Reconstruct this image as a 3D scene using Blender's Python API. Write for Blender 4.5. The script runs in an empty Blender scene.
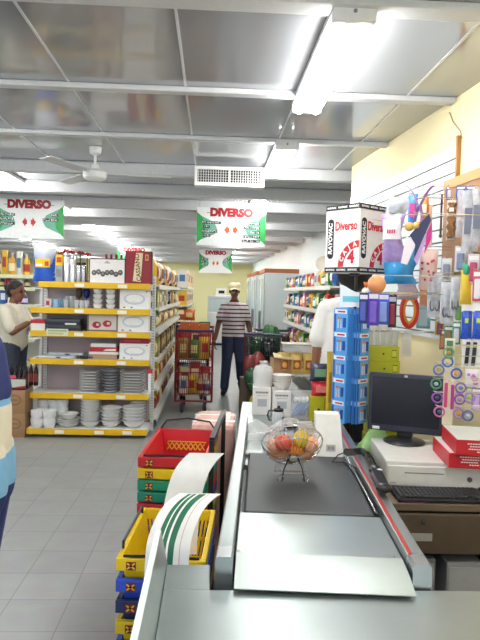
import bpy, bmesh, math, random
from mathutils import Matrix, Vector, Euler
random.seed(7)
PI = math.pi
SC = bpy.context.scene
COL = SC.collection
V = Vector

# ------------------------------------------------------------------ camera
FPX = 619.0
PSI, TH, PHI = math.radians(2.655), math.radians(2.525), 0.025
CAMR = Matrix.Rotation(-PSI, 3, 'Z') @ Matrix.Rotation(PI/2 - TH, 3, 'X') @ Matrix.Rotation(PHI, 3, 'Z')
CAMP = V((0, 0, 1.6))
cam = bpy.data.objects.new('camera', bpy.data.cameras.new('camera'))
COL.objects.link(cam)
cam.matrix_world = Matrix.Translation(CAMP) @ CAMR.to_4x4()
cam.data.sensor_fit = 'VERTICAL'; cam.data.sensor_height = 32.0; cam.data.lens = FPX/640*32.0
cam.data.clip_start = 0.05
SC.camera = cam

def ray(px, py): return CAMR @ V(((px-240)/FPX, (320-py)/FPX, -1))
def at(px, py, Y=None, Z=None, X=None):
    d = ray(px, py)
    t = Y/d.y if Y is not None else ((Z-1.6)/d.z if Z is not None else X/d.x)
    return CAMP + d*t
WX0, WY0, WK = 1.36, 3.2, -0.076          # near right wall: X = WX0 + WK*(Y-WY0)
def wallx(Y): return WX0 + WK*(Y-WY0)
def onwall(px, py, d=0.0):
    r = ray(px, py)
    t = (WX0 - WK*WY0 - d)/(r.x - WK*r.y)
    return CAMP + r*t
def pxm(Y): return Y/FPX                  # metres per pixel at depth Y

# ------------------------------------------------------------------ materials
MATS = {}
def mat(key, col, rough=0.5, metal=0.0, spec=0.5, var=0.06, scale=30.0, alpha=1.0, emit=0.0, coat=0.0, trans=0.0, bump=0.0, ior=1.45):
    if key in MATS: return MATS[key]
    m = bpy.data.materials.new(key); m.use_nodes = True
    nt = m.node_tree; b = nt.nodes['Principled BSDF']
    c = (col[0], col[1], col[2], 1)
    b.inputs['Base Color'].default_value = c
    b.inputs['Roughness'].default_value = rough
    b.inputs['Metallic'].default_value = metal
    b.inputs['Specular IOR Level'].default_value = spec
    b.inputs['Coat Weight'].default_value = coat
    b.inputs['Transmission Weight'].default_value = trans
    b.inputs['IOR'].default_value = ior
    b.inputs['Alpha'].default_value = alpha
    if emit:
        b.inputs['Emission Color'].default_value = c
        b.inputs['Emission Strength'].default_value = emit
    if var and not emit:
        tc = nt.nodes.new('ShaderNodeTexCoord'); n = nt.nodes.new('ShaderNodeTexNoise')
        n.inputs['Scale'].default_value = scale; n.inputs['Detail'].default_value = 3
        mx = nt.nodes.new('ShaderNodeMix'); mx.data_type = 'RGBA'
        mx.inputs[6].default_value = tuple(max(0, x*(1-var*1.6)) for x in col)+(1,)
        mx.inputs[7].default_value = tuple(min(1, x*(1+var)) for x in col)+(1,)
        nt.links.new(tc.outputs['Object'], n.inputs['Vector'])
        nt.links.new(n.outputs['Fac'], mx.inputs[0]); nt.links.new(mx.outputs[2], b.inputs['Base Color'])
        if bump:
            bp = nt.nodes.new('ShaderNodeBump'); bp.inputs['Strength'].default_value = bump; bp.inputs['Distance'].default_value = 0.01
            nt.links.new(n.outputs['Fac'], bp.inputs['Height']); nt.links.new(bp.outputs['Normal'], b.inputs['Normal'])
    MATS[key] = m
    return m
def hexc(h):
    h = h.lstrip('#'); v = [int(h[i:i+2], 16)/255 for i in (0, 2, 4)]
    return tuple((x/12.92 if x <= .04045 else ((x+.055)/1.055)**2.4) for x in v)
def H(h, rough=0.45, **k): return mat('c_'+h+'_%d' % (rough*100)+''.join('%s%g' % (a[0], k[a]) for a in sorted(k)), hexc(h), rough, **k)

def floor_mat():
    m = bpy.data.materials.new('floor_tiles'); m.use_nodes = True; nt = m.node_tree; b = nt.nodes['Principled BSDF']
    tc = nt.nodes.new('ShaderNodeTexCoord'); mp = nt.nodes.new('ShaderNodeMapping'); mp.inputs['Location'].default_value = (-.205, -.153, 0)
    br = nt.nodes.new('ShaderNodeTexBrick'); br.offset = 0; br.squash = 1
    br.inputs['Color1'].default_value = hexc('#aab1b0')+(1,); br.inputs['Color2'].default_value = hexc('#a2aaaa')+(1,)
    br.inputs['Mortar'].default_value = hexc('#7e8484')+(1,)
    br.inputs['Scale'].default_value = 1; br.inputs['Mortar Size'].default_value = .0028; br.inputs['Mortar Smooth'].default_value = .4
    br.inputs['Brick Width'].default_value = .3; br.inputs['Row Height'].default_value = .3
    n = nt.nodes.new('ShaderNodeTexNoise'); n.inputs['Scale'].default_value = 7; n.inputs['Detail'].default_value = 6
    mx = nt.nodes.new('ShaderNodeMix'); mx.data_type = 'RGBA'; mx.blend_type = 'MULTIPLY'; mx.inputs[0].default_value = .35
    nt.links.new(tc.outputs['Object'], mp.inputs['Vector']); nt.links.new(mp.outputs['Vector'], br.inputs['Vector'])
    nt.links.new(tc.outputs['Object'], n.inputs['Vector'])
    nt.links.new(br.outputs['Color'], mx.inputs[6]); nt.links.new(n.outputs['Color'], mx.inputs[7])
    hs = nt.nodes.new('ShaderNodeHueSaturation'); hs.inputs['Saturation'].default_value = .5; hs.inputs['Value'].default_value = .86
    nt.links.new(mx.outputs[2], hs.inputs['Color'])
    nt.links.new(hs.outputs['Color'], b.inputs['Base Color'])
    b.inputs['Roughness'].default_value = .34; b.inputs['Specular IOR Level'].default_value = .5
    return m
def steel_mat(key, col, rough, stretch=(2, 60, 2)):
    m = bpy.data.materials.new(key); m.use_nodes = True; nt = m.node_tree; b = nt.nodes['Principled BSDF']
    b.inputs['Metallic'].default_value = .85; b.inputs['Base Color'].default_value = col+(1,)
    tc = nt.nodes.new('ShaderNodeTexCoord'); mp = nt.nodes.new('ShaderNodeMapping'); mp.inputs['Scale'].default_value = stretch
    n = nt.nodes.new('ShaderNodeTexNoise'); n.inputs['Scale'].default_value = 6; n.inputs['Detail'].default_value = 5
    r = nt.nodes.new('ShaderNodeMapRange'); r.inputs['To Min'].default_value = rough-.1; r.inputs['To Max'].default_value = rough+.1
    n2 = nt.nodes.new('ShaderNodeTexNoise'); n2.inputs['Scale'].default_value = 4; n2.inputs['Detail'].default_value = 4
    mx = nt.nodes.new('ShaderNodeMix'); mx.data_type = 'RGBA'
    mx.inputs[6].default_value = tuple(x*.8 for x in col)+(1,); mx.inputs[7].default_value = tuple(min(1, x*1.12) for x in col)+(1,)
    nt.links.new(tc.outputs['Object'], mp.inputs['Vector']); nt.links.new(mp.outputs['Vector'], n.inputs['Vector'])
    nt.links.new(n.outputs['Fac'], r.inputs['Value']); nt.links.new(r.outputs['Result'], b.inputs['Roughness'])
    nt.links.new(tc.outputs['Object'], n2.inputs['Vector']); nt.links.new(n2.outputs['Fac'], mx.inputs[0]); nt.links.new(mx.outputs[2], b.inputs['Base Color'])
    MATS[key] = m
    return m
def peg_mat(key, base, hole, pitch, size):
    m = bpy.data.materials.new(key); m.use_nodes = True; nt = m.node_tree; b = nt.nodes['Principled BSDF']
    tc = nt.nodes.new('ShaderNodeTexCoord'); sp = nt.nodes.new('ShaderNodeSeparateXYZ'); nt.links.new(tc.outputs['Object'], sp.inputs[0])
    outs = []
    for ax in ('X', 'Z'):
        d = nt.nodes.new('ShaderNodeMath'); d.operation = 'PINGPONG'; d.inputs[1].default_value = pitch/2
        g = nt.nodes.new('ShaderNodeMath'); g.operation = 'LESS_THAN'; g.inputs[1].default_value = size
        nt.links.new(sp.outputs[ax], d.inputs[0]); nt.links.new(d.outputs[0], g.inputs[0]); outs.append(g)
    a = nt.nodes.new('ShaderNodeMath'); a.operation = 'MULTIPLY'
    nt.links.new(outs[0].outputs[0], a.inputs[0]); nt.links.new(outs[1].outputs[0], a.inputs[1])
    mx = nt.nodes.new('ShaderNodeMix'); mx.data_type = 'RGBA'; mx.inputs[6].default_value = base+(1,); mx.inputs[7].default_value = hole+(1,)
    nt.links.new(a.outputs[0], mx.inputs[0]); nt.links.new(mx.outputs[2], b.inputs['Base Color']); b.inputs['Roughness'].default_value = .5
    MATS[key] = m
    return m
def stripe_mat(key, bands, period, offset=0.0):
    """horizontal cloth stripes by height: bands = [(start fraction, colour)]"""
    m = bpy.data.materials.new(key); m.use_nodes = True; nt = m.node_tree; b = nt.nodes['Principled BSDF']
    tc = nt.nodes.new('ShaderNodeTexCoord'); sp = nt.nodes.new('ShaderNodeSeparateXYZ'); nt.links.new(tc.outputs['Object'], sp.inputs[0])
    ad = nt.nodes.new('ShaderNodeMath'); ad.operation = 'ADD'; ad.inputs[1].default_value = offset
    dv = nt.nodes.new('ShaderNodeMath'); dv.operation = 'DIVIDE'; dv.inputs[1].default_value = period
    fr = nt.nodes.new('ShaderNodeMath'); fr.operation = 'FRACT'
    cr = nt.nodes.new('ShaderNodeValToRGB'); cr.color_ramp.interpolation = 'CONSTANT'
    while len(cr.color_ramp.elements) < len(bands): cr.color_ramp.elements.new(.5)
    for e, (p, c) in zip(cr.color_ramp.elements, bands): e.position = p; e.color = c+(1,)
    nt.links.new(sp.outputs['Z'], ad.inputs[0]); nt.links.new(ad.outputs[0], dv.inputs[0]); nt.links.new(dv.outputs[0], fr.inputs[0]); nt.links.new(fr.outputs[0], cr.inputs[0])
    nt.links.new(cr.outputs['Color'], b.inputs['Base Color']); b.inputs['Roughness'].default_value = .85
    MATS[key] = m
    return m

WHITE = H('#f0f0ee', .5); STEEL = steel_mat('brushed_steel', hexc('#a9b3b2'), .34)
CHROME = mat('chrome', (.75, .76, .77), .15, 1.0, var=0); BLACK = H('#141416', .4); DKPLAS = H('#26272c', .35)
SHEET = steel_mat('pale_sheet_steel', hexc('#b9c3c0'), .45)
RUBBER = mat('belt_rubber', hexc('#33383a'), .5, var=.12, scale=18)
YEL = H('#e6b80c', .35); SHELFW = H('#e2e4e2', .45)
CLEAR = mat('clear_plastic', (.9, .93, .95), .12, alpha=.22, var=0)
GLASS = mat('clear_glass', (.85, .9, .92), .06, alpha=.3, var=0)
HAZE = mat('cloudy_plastic', (.82, .85, .88), .2, alpha=.5, var=0)

# ------------------------------------------------------------------ mesh builder
class MB:
    def __init__(s): s.bm = bmesh.new(); s.mats = []; s.i = 0; s.X = Matrix()
    def m(s, material):
        if material not in s.mats: s.mats.append(material)
        s.i = s.mats.index(material); return s
    def _add(s, verts, faces, smooth=False):
        vs = [s.bm.verts.new(s.X @ V(v)) for v in verts]
        for f in faces:
            try:
                fc = s.bm.faces.new([vs[k] for k in f]); fc.material_index = s.i; fc.smooth = smooth
            except ValueError: pass
        return vs
    def box(s, x0, x1, y0, y1, z0, z1, bev=0.0):
        if x0 > x1: x0, x1 = x1, x0
        if y0 > y1: y0, y1 = y1, y0
        if z0 > z1: z0, z1 = z1, z0
        c = [(x, y, z) for x in (x0, x1) for y in (y0, y1) for z in (z0, z1)]
        vs = s._add(c, [(0, 1, 3, 2), (4, 6, 7, 5), (0, 4, 5, 1), (2, 3, 7, 6), (0, 2, 6, 4), (1, 5, 7, 3)])
        if bev:
            es = list({e for v in vs for e in v.link_edges})
            r = bmesh.ops.bevel(s.bm, geom=es, offset=min(bev, .45*min(x1-x0, y1-y0, z1-z0)), segments=2, affect='EDGES', profile=.5)
            for f in r['faces']: f.material_index = s.i
        return s
    def obox(s, c, size, rot=None, bev=0.0):
        X0 = s.X; R = rot.to_matrix().to_4x4() if isinstance(rot, Euler) else (rot or Matrix())
        s.X = X0 @ Matrix.Translation(V(c)) @ R
        a, b, d = (k/2 for k in size); s.box(-a, a, -b, b, -d, d, bev); s.X = X0; return s
    def bar(s, p, q, w, h=None):
        p, q = V(p), V(q); d = q-p; L = d.length
        s.obox((p+q)/2, (w, h or w, L), d.to_track_quat('Z', 'Y').to_matrix().to_4x4()); return s
    def cyl(s, p, q, r0, r1=None, seg=12, caps=True):
        r1 = r0 if r1 is None else r1; p, q = V(p), V(q); d = q-p
        M = Matrix.Translation(p) @ d.to_track_quat('Z', 'Y').to_matrix().to_4x4(); X0 = s.X; s.X = X0 @ M
        pr = [(r0, 0), (r1, d.length)]
        if caps: pr = [(0, 0)]+pr+[(0, d.length)]
        s.lathe(pr, seg, smooth=True); s.X = X0; return s
    def lathe(s, prof, seg=16, c=(0, 0, 0), smooth=True):
        vs, fs, rings = [], [], []
        for r, z in prof:
            if r <= 1e-6: rings.append([len(vs)]); vs.append((c[0], c[1], c[2]+z))
            else:
                rings.append(list(range(len(vs), len(vs)+seg)))
                vs += [(c[0]+r*math.cos(2*PI*k/seg), c[1]+r*math.sin(2*PI*k/seg), c[2]+z) for k in range(seg)]
        for a, b in zip(rings, rings[1:]):
            for k in range(seg):
                k2 = (k+1) % seg
                if len(a) == 1 and len(b) == 1: continue
                if len(a) == 1: fs.append((a[0], b[k2], b[k]))
                elif len(b) == 1: fs.append((a[k], a[k2], b[0]))
                else: fs.append((a[k], a[k2], b[k2], b[k]))
        s._add(vs, fs, smooth); return s
    def tube(s, pts, r, seg=8, closed=False):
        pts = [V(p) for p in pts]; n = len(pts); vs, fs = [], []
        up = None
        for i, p in enumerate(pts):
            a = pts[(i-1) % n] if (closed or i) else p; b = pts[(i+1) % n] if (closed or i < n-1) else p
            t = (b-a).normalized()
            if up is None: up = t.orthogonal().normalized()
            up = (up - t*up.dot(t)); up = up.normalized() if up.length > 1e-5 else t.orthogonal().normalized()
            w = t.cross(up)
            for k in range(seg):
                an = 2*PI*k/seg; vs.append(p+(up*math.cos(an)+w*math.sin(an))*r)
        for i in range(n if closed else n-1):
            j = (i+1) % n
            for k in range(seg):
                k2 = (k+1) % seg; fs.append((i*seg+k, i*seg+k2, j*seg+k2, j*seg+k))
        if not closed: fs += [tuple(range(seg))[::-1], tuple(range((n-1)*seg, n*seg))]
        s._add(vs, fs, True); return s
    def sphere(s, c, r, seg=14, rings=9):
        r = (r, r, r) if not hasattr(r, '__len__') else r
        X0 = s.X; s.X = X0 @ Matrix.Translation(V(c)) @ Matrix.Diagonal((r[0], r[1], r[2], 1))
        s.lathe([(math.sin(PI*k/rings), -math.cos(PI*k/rings)) for k in range(rings+1)], seg); s.X = X0; return s
    def prism(s, poly, y0, y1):
        """polygon in x,z extruded along y"""
        n = len(poly)
        vs = [(x, y0, z) for x, z in poly]+[(x, y1, z) for x, z in poly]
        fs = [tuple(range(n)), tuple(range(2*n-1, n-1, -1))]+[(k, k+n, (k+1) % n+n, (k+1) % n) for k in range(n)]
        s._add(vs, fs); return s
    def sheet(s, f, nu, nv, th=0.002):
        """thin sheet of real thickness from f(u,v)->point"""
        P = [[V(f(a/nu, b/nv)) for b in range(nv+1)] for a in range(nu+1)]
        N = [[None]*(nv+1) for _ in range(nu+1)]
        for a in range(nu+1):
            for b in range(nv+1):
                du = P[min(a+1, nu)][b]-P[max(a-1, 0)][b]; dv = P[a][min(b+1, nv)]-P[a][max(b-1, 0)]
                nn = du.cross(dv); N[a][b] = nn.normalized() if nn.length > 1e-9 else V((0, 0, 1))
        vs, idx = [], {}
        for k, sg in ((0, .5), (1, -.5)):
            for a in range(nu+1):
                for b in range(nv+1): idx[k, a, b] = len(vs); vs.append(P[a][b]+N[a][b]*th*sg)
        fs = []
        for a in range(nu):
            for b in range(nv):
                fs.append((idx[0, a, b], idx[0, a+1, b], idx[0, a+1, b+1], idx[0, a, b+1]))
                fs.append((idx[1, a, b], idx[1, a, b+1], idx[1, a+1, b+1], idx[1, a+1, b]))
        for a in range(nu):
            for b in (0, nv): fs.append((idx[0, a, b], idx[0, a+1, b], idx[1, a+1, b], idx[1, a, b]))
        for b in range(nv):
            for a in (0, nu): fs.append((idx[0, a, b], idx[0, a, b+1], idx[1, a, b+1], idx[1, a, b]))
        s._add(vs, fs, True); return s
    def pillow(s, w, d, h, z0=0.0, n=8, cr=0.0):
        """a filled bag: w wide, d deep, h tall, sealed flat along top and bottom"""
        n = 12 if cr else n; ph = (w*977+h*613) % 6.28
        for sg in (-1, 1):
            vs, fs = [], []
            for a in range(n+1):
                for b in range(n+1):
                    u, v = a/n, b/n
                    e = (math.sin(PI*u)**.5 if 0 < u < 1 else 0)*(math.sin(PI*v)**.6 if 0 < v < 1 else 0)
                    q = cr*(math.sin(9*u+7*v+ph)+math.sin(13*v-6*u+2*ph)); x = (u-.5)*w*(1-.1*math.sin(PI*v)+.5*cr*math.sin(7*v+ph)); vs.append((x+.3*cr*w*math.sin(5*v+ph), sg*d/2*e*(1+.7*q)+.25*q*d*(1 if e else .4), z0+v*h+.25*cr*h*math.sin(6*u+ph)*(v > 0)*(v < 1)))
            for a in range(n):
                for b in range(n):
                    q = (a*(n+1)+b, (a+1)*(n+1)+b, (a+1)*(n+1)+b+1, a*(n+1)+b+1); fs.append(q if sg < 0 else q[::-1])
            s._add(vs, fs, True)
        return s
    def text(s, body, size, M, depth=.0006, align='CENTER', shear=0.0, bold=0.0):
        c = bpy.data.curves.new('t', 'FONT'); c.body = body; c.size = size; c.extrude = depth; c.align_x = align; c.align_y = 'CENTER'
        c.shear = shear; c.offset = bold; c.resolution_u = 3
        o = bpy.data.objects.new('t', c); COL.objects.link(o)
        dg = bpy.context.evaluated_depsgraph_get(); me = bpy.data.meshes.new_from_object(o.evaluated_get(dg))
        me.transform(s.X @ M); n0 = len(s.bm.faces)
        for p in me.polygons: p.material_index = 0
        s.bm.from_mesh(me); s.bm.faces.ensure_lookup_table()
        for k in range(n0, len(s.bm.faces)): s.bm.faces[k].material_index = s.i; s.bm.faces[k].smooth = False
        bpy.data.objects.remove(o); bpy.data.curves.remove(c); bpy.data.meshes.remove(me); return s
    def mesh(s, name='mesh', angle=40):
        bmesh.ops.recalc_face_normals(s.bm, faces=s.bm.faces)
        me = bpy.data.meshes.new(name); s.bm.to_mesh(me); s.bm.free()
        for m_ in s.mats: me.materials.append(m_)
        if any(p.use_smooth for p in me.polygons):
            me.polygons.foreach_set('use_smooth', [True]*len(me.polygons)); me.set_sharp_from_angle(angle=math.radians(angle))
        return me
    def build(s, name, parent=None, loc=(0, 0, 0), rz=0.0, rot=None): return put(name, s.mesh(name), parent, loc, rz, rot)
XZ = Matrix.Rotation(PI/2, 4, 'X')        # text lying in XY -> standing, facing -Y
def face(x, y, z, rz=0.0, roll=0.0): return Matrix.Translation((x, y, z)) @ Matrix.Rotation(rz, 4, 'Z') @ XZ @ Matrix.Rotation(roll, 4, 'Z')

def put(name, me, parent=None, loc=(0, 0, 0), rz=0.0, rot=None):
    o = bpy.data.objects.new(name, me); COL.objects.link(o); o.location = loc
    o.rotation_euler = rot if rot is not None else (0, 0, rz)
    if parent is not None: o.parent = parent
    return o
def tag(o, label, cat, group=None, kind=None):
    o['label'] = label; o['category'] = cat
    if group: o['group'] = group
    if kind: o['kind'] = kind
    return o
def thing(name, label, cat, loc=(0, 0, 0), rz=0.0, group=None, rot=None):
    return tag(put(name, None, None, loc, rz, rot), label, cat, group)
def struct(name, mb):
    o = mb.build(name); o['kind'] = 'structure'; return o
ORD = 'zeroth first second third fourth fifth sixth seventh eighth ninth tenth eleventh twelfth thirteenth fourteenth fifteenth sixteenth seventeenth eighteenth nineteenth twentieth'.split()
ORD += ['twenty-'+o for o in ORD[1:10]]
def nth(k): return ORD[k]
CACHE = {}
def cached(key, fn):
    if key not in CACHE: CACHE[key] = fn()
    return CACHE[key]
# ------------------------------------------------------------------ the setting
m = MB().m(floor_mat()); m.box(-7, 2.4, -2.6, 22.2, -.1, 0); struct('floor', m)
ceil_m = mat('ceiling_panel', hexc('#a6a8ac'), .13, .25, .62, var=.05, scale=1.6, coat=.4)
m = MB().m(ceil_m); m.box(-7, 2.4, -2.6, 22.2, 2.72, 2.80); struct('ceiling', m)
CREAM = mat('cream_wall', hexc('#ecdfb2'), .75, var=.03, scale=2)
YWALL = mat('yellow_wall', hexc('#efe8b0'), .75, var=.03, scale=1)
PALEW = mat('pale_wall', hexc('#e2e8e6'), .7, var=.03, scale=1)
m = MB().m(CREAM)
m.X = Matrix()
vs = [(wallx(-2.6), -2.6), (wallx(5.4), 5.4), (2.4, 5.4), (2.4, -2.6)]
m._add([(x, y, 0) for x, y in vs]+[(x, y, 2.72) for x, y in vs], [(0, 1, 2, 3), (4, 7, 6, 5)]+[(k, k+4, (k+1) % 4+4, (k+1) % 4) for k in range(4)])
struct('wall_right', m)
m = MB().m(PALEW)
vs = [(1.98, 5.42), (1.42, 22), (2.4, 22), (2.4, 5.42)]
m._add([(x, y, 0) for x, y in vs]+[(x, y, 2.72) for x, y in vs], [(0, 1, 2, 3), (4, 7, 6, 5)]+[(k, k+4, (k+1) % 4+4, (k+1) % 4) for k in range(4)])
struct('wall_far_right', m)
struct('wall_back', MB().m(YWALL).box(-7, 2.4, 22, 22.2, 0, 2.72))
struct('wall_left', MB().m(PALEW).box(-7.2, -7, -2.6, 22.2, 0, 2.72))
TRIM = H('#d4d6d8', .3, spec=.6)
n = 1
for k in range(-4, 19):
    Y = 2.44+1.055*k
    x1 = wallx(Y)-.002 if Y < 5.4 else (1.98-.0338*(Y-5.42)-.03)
    mb = MB().m(TRIM)
    if Y < 5.3: mb.box(-6.99, x1, Y-(.05 if k else .09), Y+.02, 2.69, 2.72, .006)
    else: mb.box(-6.99, x1, Y-.06, Y+.06, 2.60 if k != 3 else 2.62, 2.72, .01)
    struct('trim_%d' % n, mb); n += 1
for X in (-2.66, -2.04, -1.42, -.80, -.17, .46, 1.06):
    mb = MB().m(TRIM)
    for k in range(-2, 3):
        Y = 2.44+1.055*k
        mb.box(X-.006, X+.006, Y+.024, Y+1.0, 2.716, 2.72)
    struct('trim_%d' % n, mb); n += 1

# ------------------------------------------------------------------ lamps
TUBE = mat('lit_tube', (1.0, .985, .96), emit=50.0)
REFL = H('#fbfbfb', .35)
def lamp_meshes():
    h = MB().m(REFL)
    h.box(-.085, .085, -.60, .60, .055, .09, .006)
    h._add([(-.085, -.58, .055), (-.03, -.58, .03), (.03, -.58, .03), (.085, -.58, .055), (-.085, .58, .055), (-.03, .58, .03), (.03, .58, .03), (.085, .58, .055)],
           [(0, 4, 5, 1), (1, 5, 6, 2), (2, 6, 7, 3), (0, 1, 2, 3), (7, 6, 5, 4)])
    c = MB().m(H('#eeefef', .4)); c.box(-.085, .085, -.022, .022, .018, .088, .008); c.m(H('#8a8d90')).cyl((-.0, -.024, .055), (0, -.018, .055), .008)
    t = MB().m(TUBE).cyl((0, -.56, 0), (0, .56, 0), .021, seg=10)
    return h.mesh('housing'), c.mesh('end_cap'), t.mesh('tube')
LH, LC, LT = lamp_meshes()
def lamp(X, Y, label, grp):
    t = thing('ceiling_light', label, 'ceiling light', (X, Y, 2.625), 0, grp)
    put('housing', LH, t)
    put('end_cap', LC, t, (0, -.60, 0)); put('end_cap', LC, t, (0, .60, 0), PI)
    put('tube', LT, t, (-.048, 0, .022)); put('tube', LT, t, (.048, 0, .022))
G1 = 'fluorescent lights along the central aisle'; G2 = 'fluorescent lights above the left shelves'; G3 = 'fluorescent lights far on the left'
LY = [20.25, -1.35, .8, 3.0, 5.12, 7.35, 9.5, 11.65, 13.8, 15.95, 18.1]; LY = LY[1:]+LY[:1]
for k, Y in enumerate(LY):
    if k < 2: lab = 'ceiling strip light above the cashier, %s' % ('over the counter front' if k else 'by the shop front')
    elif k == 2: lab = 'largest bright twin tube ceiling light, above the checkout belt'
    else: lab = 'twin tube ceiling light, %s in the row running from the checkout along the aisle' % nth(k-1)
    lamp(.52, Y, lab, G1)
for k, Y in enumerate([-.7, 1.45, 3.55, 6.25, 8.4, 10.5, 12.2, 14.3, 16.4, 18.5, 20.4]):
    lamp(-2.06, Y, 'ceiling strip light over the left shelves, %s in its row' % nth(k+1), G2)
for k, Y in enumerate([2.2, 5.0, 8.0, 10.9, 13.2, 15.4, 17.6, 20.0]):
    lamp(-4.05, Y, 'ceiling strip light far left beyond the shelves, %s in its row' % nth(k+1), G3)

# ------------------------------------------------------------------ vent and fan
t = thing('air_vent', 'white rectangular air conditioning grille hanging under the ceiling', 'air vent', (-.172, 5.37, 2.512))
m = MB().m(H('#e9eae8', .4)); m.box(0, .60, .03, .125, 0, .165, .004); m.build('housing', t)
m = MB().m(H('#f2f2ee', .4))
m.box(0, .60, 0, .03, .140, .165); m.box(0, .60, 0, .03, 0, .032); m.box(0, .025, 0, .03, .032, .14); m.box(.575, .60, 0, .03, .032, .14); m.box(.29, .31, 0, .03, .032, .14)
m.build('frame', t)
m = MB().m(H('#15171a')); m.box(.025, .575, .022, .029, .032, .14)
m.m(H('#dfe0dd'))
for k in range(26):
    x = .034+k*.0213
    if abs(x-.3) > .014: m.box(x-.003, x+.003, .006, .016, .032, .14)
for k in range(4): m.box(.025, .575, .017, .0215, .053+k*.022, .056+k*.022)
m.build('grille', t)

t = thing('ceiling_fan', 'white ceiling fan on a short rod among the ceiling panels', 'ceiling fan', (-.945, 4.99, 2.50))
FW = H('#eeeeec', .35)
MB().m(FW).lathe([(0, .218), (.05, .218), (.045, .17), (.02, .155), (0, .155)]).build('canopy', t)
MB().m(FW).cyl((0, 0, .06), (0, 0, .17), .011).build('rod', t)
MB().m(FW).lathe([(0, -.045), (.06, -.043), (.088, -.025), (.095, .0), (.093, .02), (.07, .035), (.045, .045), (.03, .085), (.0, .09)], 24).build('motor', t)
bl = MB().m(H('#d8dadc', .4))
bl.box(.085, .16, -.018, .018, .012, .017)
bl.X = Matrix.Rotation(.12, 4, 'X'); bl.prism([(0, 0)]*0 or [(.15, .010), (.60, .010), (.60, .016), (.15, .016)], -.052, .052)
blm = bl.mesh('blade')
for a in (6, 126, 246): put('blade', blm, t, (0, 0, 0), math.radians(a))

# ------------------------------------------------------------------ hanging shop signs
SGREEN = H('#2f9e4c', .5); STEAL = H('#6fb59a', .5); SRED = H('#9c1c22', .5); SORANGE = H('#d8622a', .5); SRED2 = H('#c0392f', .5); SDK = H('#30353a', .5); SWHITE = H('#f3f6f4', .45)
def shop_sign(loc, w, h, label, left, right, arrow, roll=.0, rz=0.0):
    t = thing('hanging_sign', label, 'sign', loc, rz, 'shop signs hanging over the aisles')
    b = MB().m(SWHITE).box(-w/2, w/2, 0, .008, 0, h, .002)
    e = .0012
    for sg in (-1, 1):
        X = lambda x: sg*x
        pts = lambda s: [(sg*x, z) for x, z in s]
        b.m(STEAL).prism(pts([(.49*w, .10*h), (.24*w, .30*h), (.20*w, .42*h), (.24*w, .60*h), (.49*w, .82*h)]), -e, .001)
        b.m(SGREEN).prism(pts([(.497*w, .05*h), (.44*w, .15*h), (.385*w, .28*h), (.375*w, .45*h), (.385*w, .62*h), (.44*w, .78*h), (.497*w, .86*h)]), -2*e, .001)
    b.build('board', t)
    for sg in (-1, 1):
        a = MB().m(arrow); a.prism([(sg*x*w, z*h) for x, z in [(.028, .42), (.028, .36), (.05, .36), (.05, .30), (.098, .42), (.05, .54), (.05, .48), (.028, .48)]], -3*e, .0); a.build('arrow', t)
    l = MB().m(SRED).text('DIVERSO', .155*w, face(0, -.003, .865*h), bold=.011*w)
    l.m(SDK).box(-.36*w, -.30*w, -.003, 0, .85*h, .862*h); l.box(.30*w, .36*w, -.003, 0, .85*h, .862*h)
    l.build('lettering', t)
    r = random.Random(len(label))
    for sg, rows in ((-1, left), (1, right)):                # the small unreadable lists
        l = MB()
        for k, ln in enumerate(rows):
            z = (.60-.115*k)*h; x = -.42*w if sg < 0 else .42*w-ln*w
            l.m(SDK).box(x-.006*w, x+ln*w, -.0036, -.001, z-.034*h, z+.036*h)
            l.m(SWHITE); q = x
            while q < x+ln*w-.02*w:
                c = r.choice((.012, .016, .018)); 
                if r.random() < .8: l.box(q, q+.005*w, -.0052, -.003, z-.026*h, z+.026*h)
                l.box(q, q+c*w, -.0052, -.003, z+r.choice((-.026, -.004, .016))*h, z+r.choice((-.012, .008, .027))*h+.006*h); q += (c+.009)*w
        l.build('list_lettering', t)
    for x in (-.46*w, .46*w): MB().m(H('#9aa0a0')).cyl((x, .004, h), (x, .004, 2.715-loc[2]), .002, seg=6).build('cord', t)
shop_sign((.208, 7.3, 2.145), .81, .445, 'sign lettered DIVERSO with orange arrows, hanging over the aisle above the walking man', [.27, .11, .22, .12], [.17, .24, .14, .24, .26], SORANGE)
shop_sign((-2.13, 7.3, 2.165), .80, .452, 'sign lettered DIVERSO with red arrows, cut by the left edge', [.22, .20, .22], [.10, .22], SRED2)
shop_sign((.07, 15, 2.06), .80, .56, 'small far sign lettered DIVERSO below the big sign over the aisle', [.2, .12, .2], [.16, .2], SORANGE)
shop_sign((-1.88, 15, 2.17), .80, .45, 'small far sign lettered DIVERSO seen above the white boxed ornaments', [.2, .16], [.16, .2], SRED2)
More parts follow.
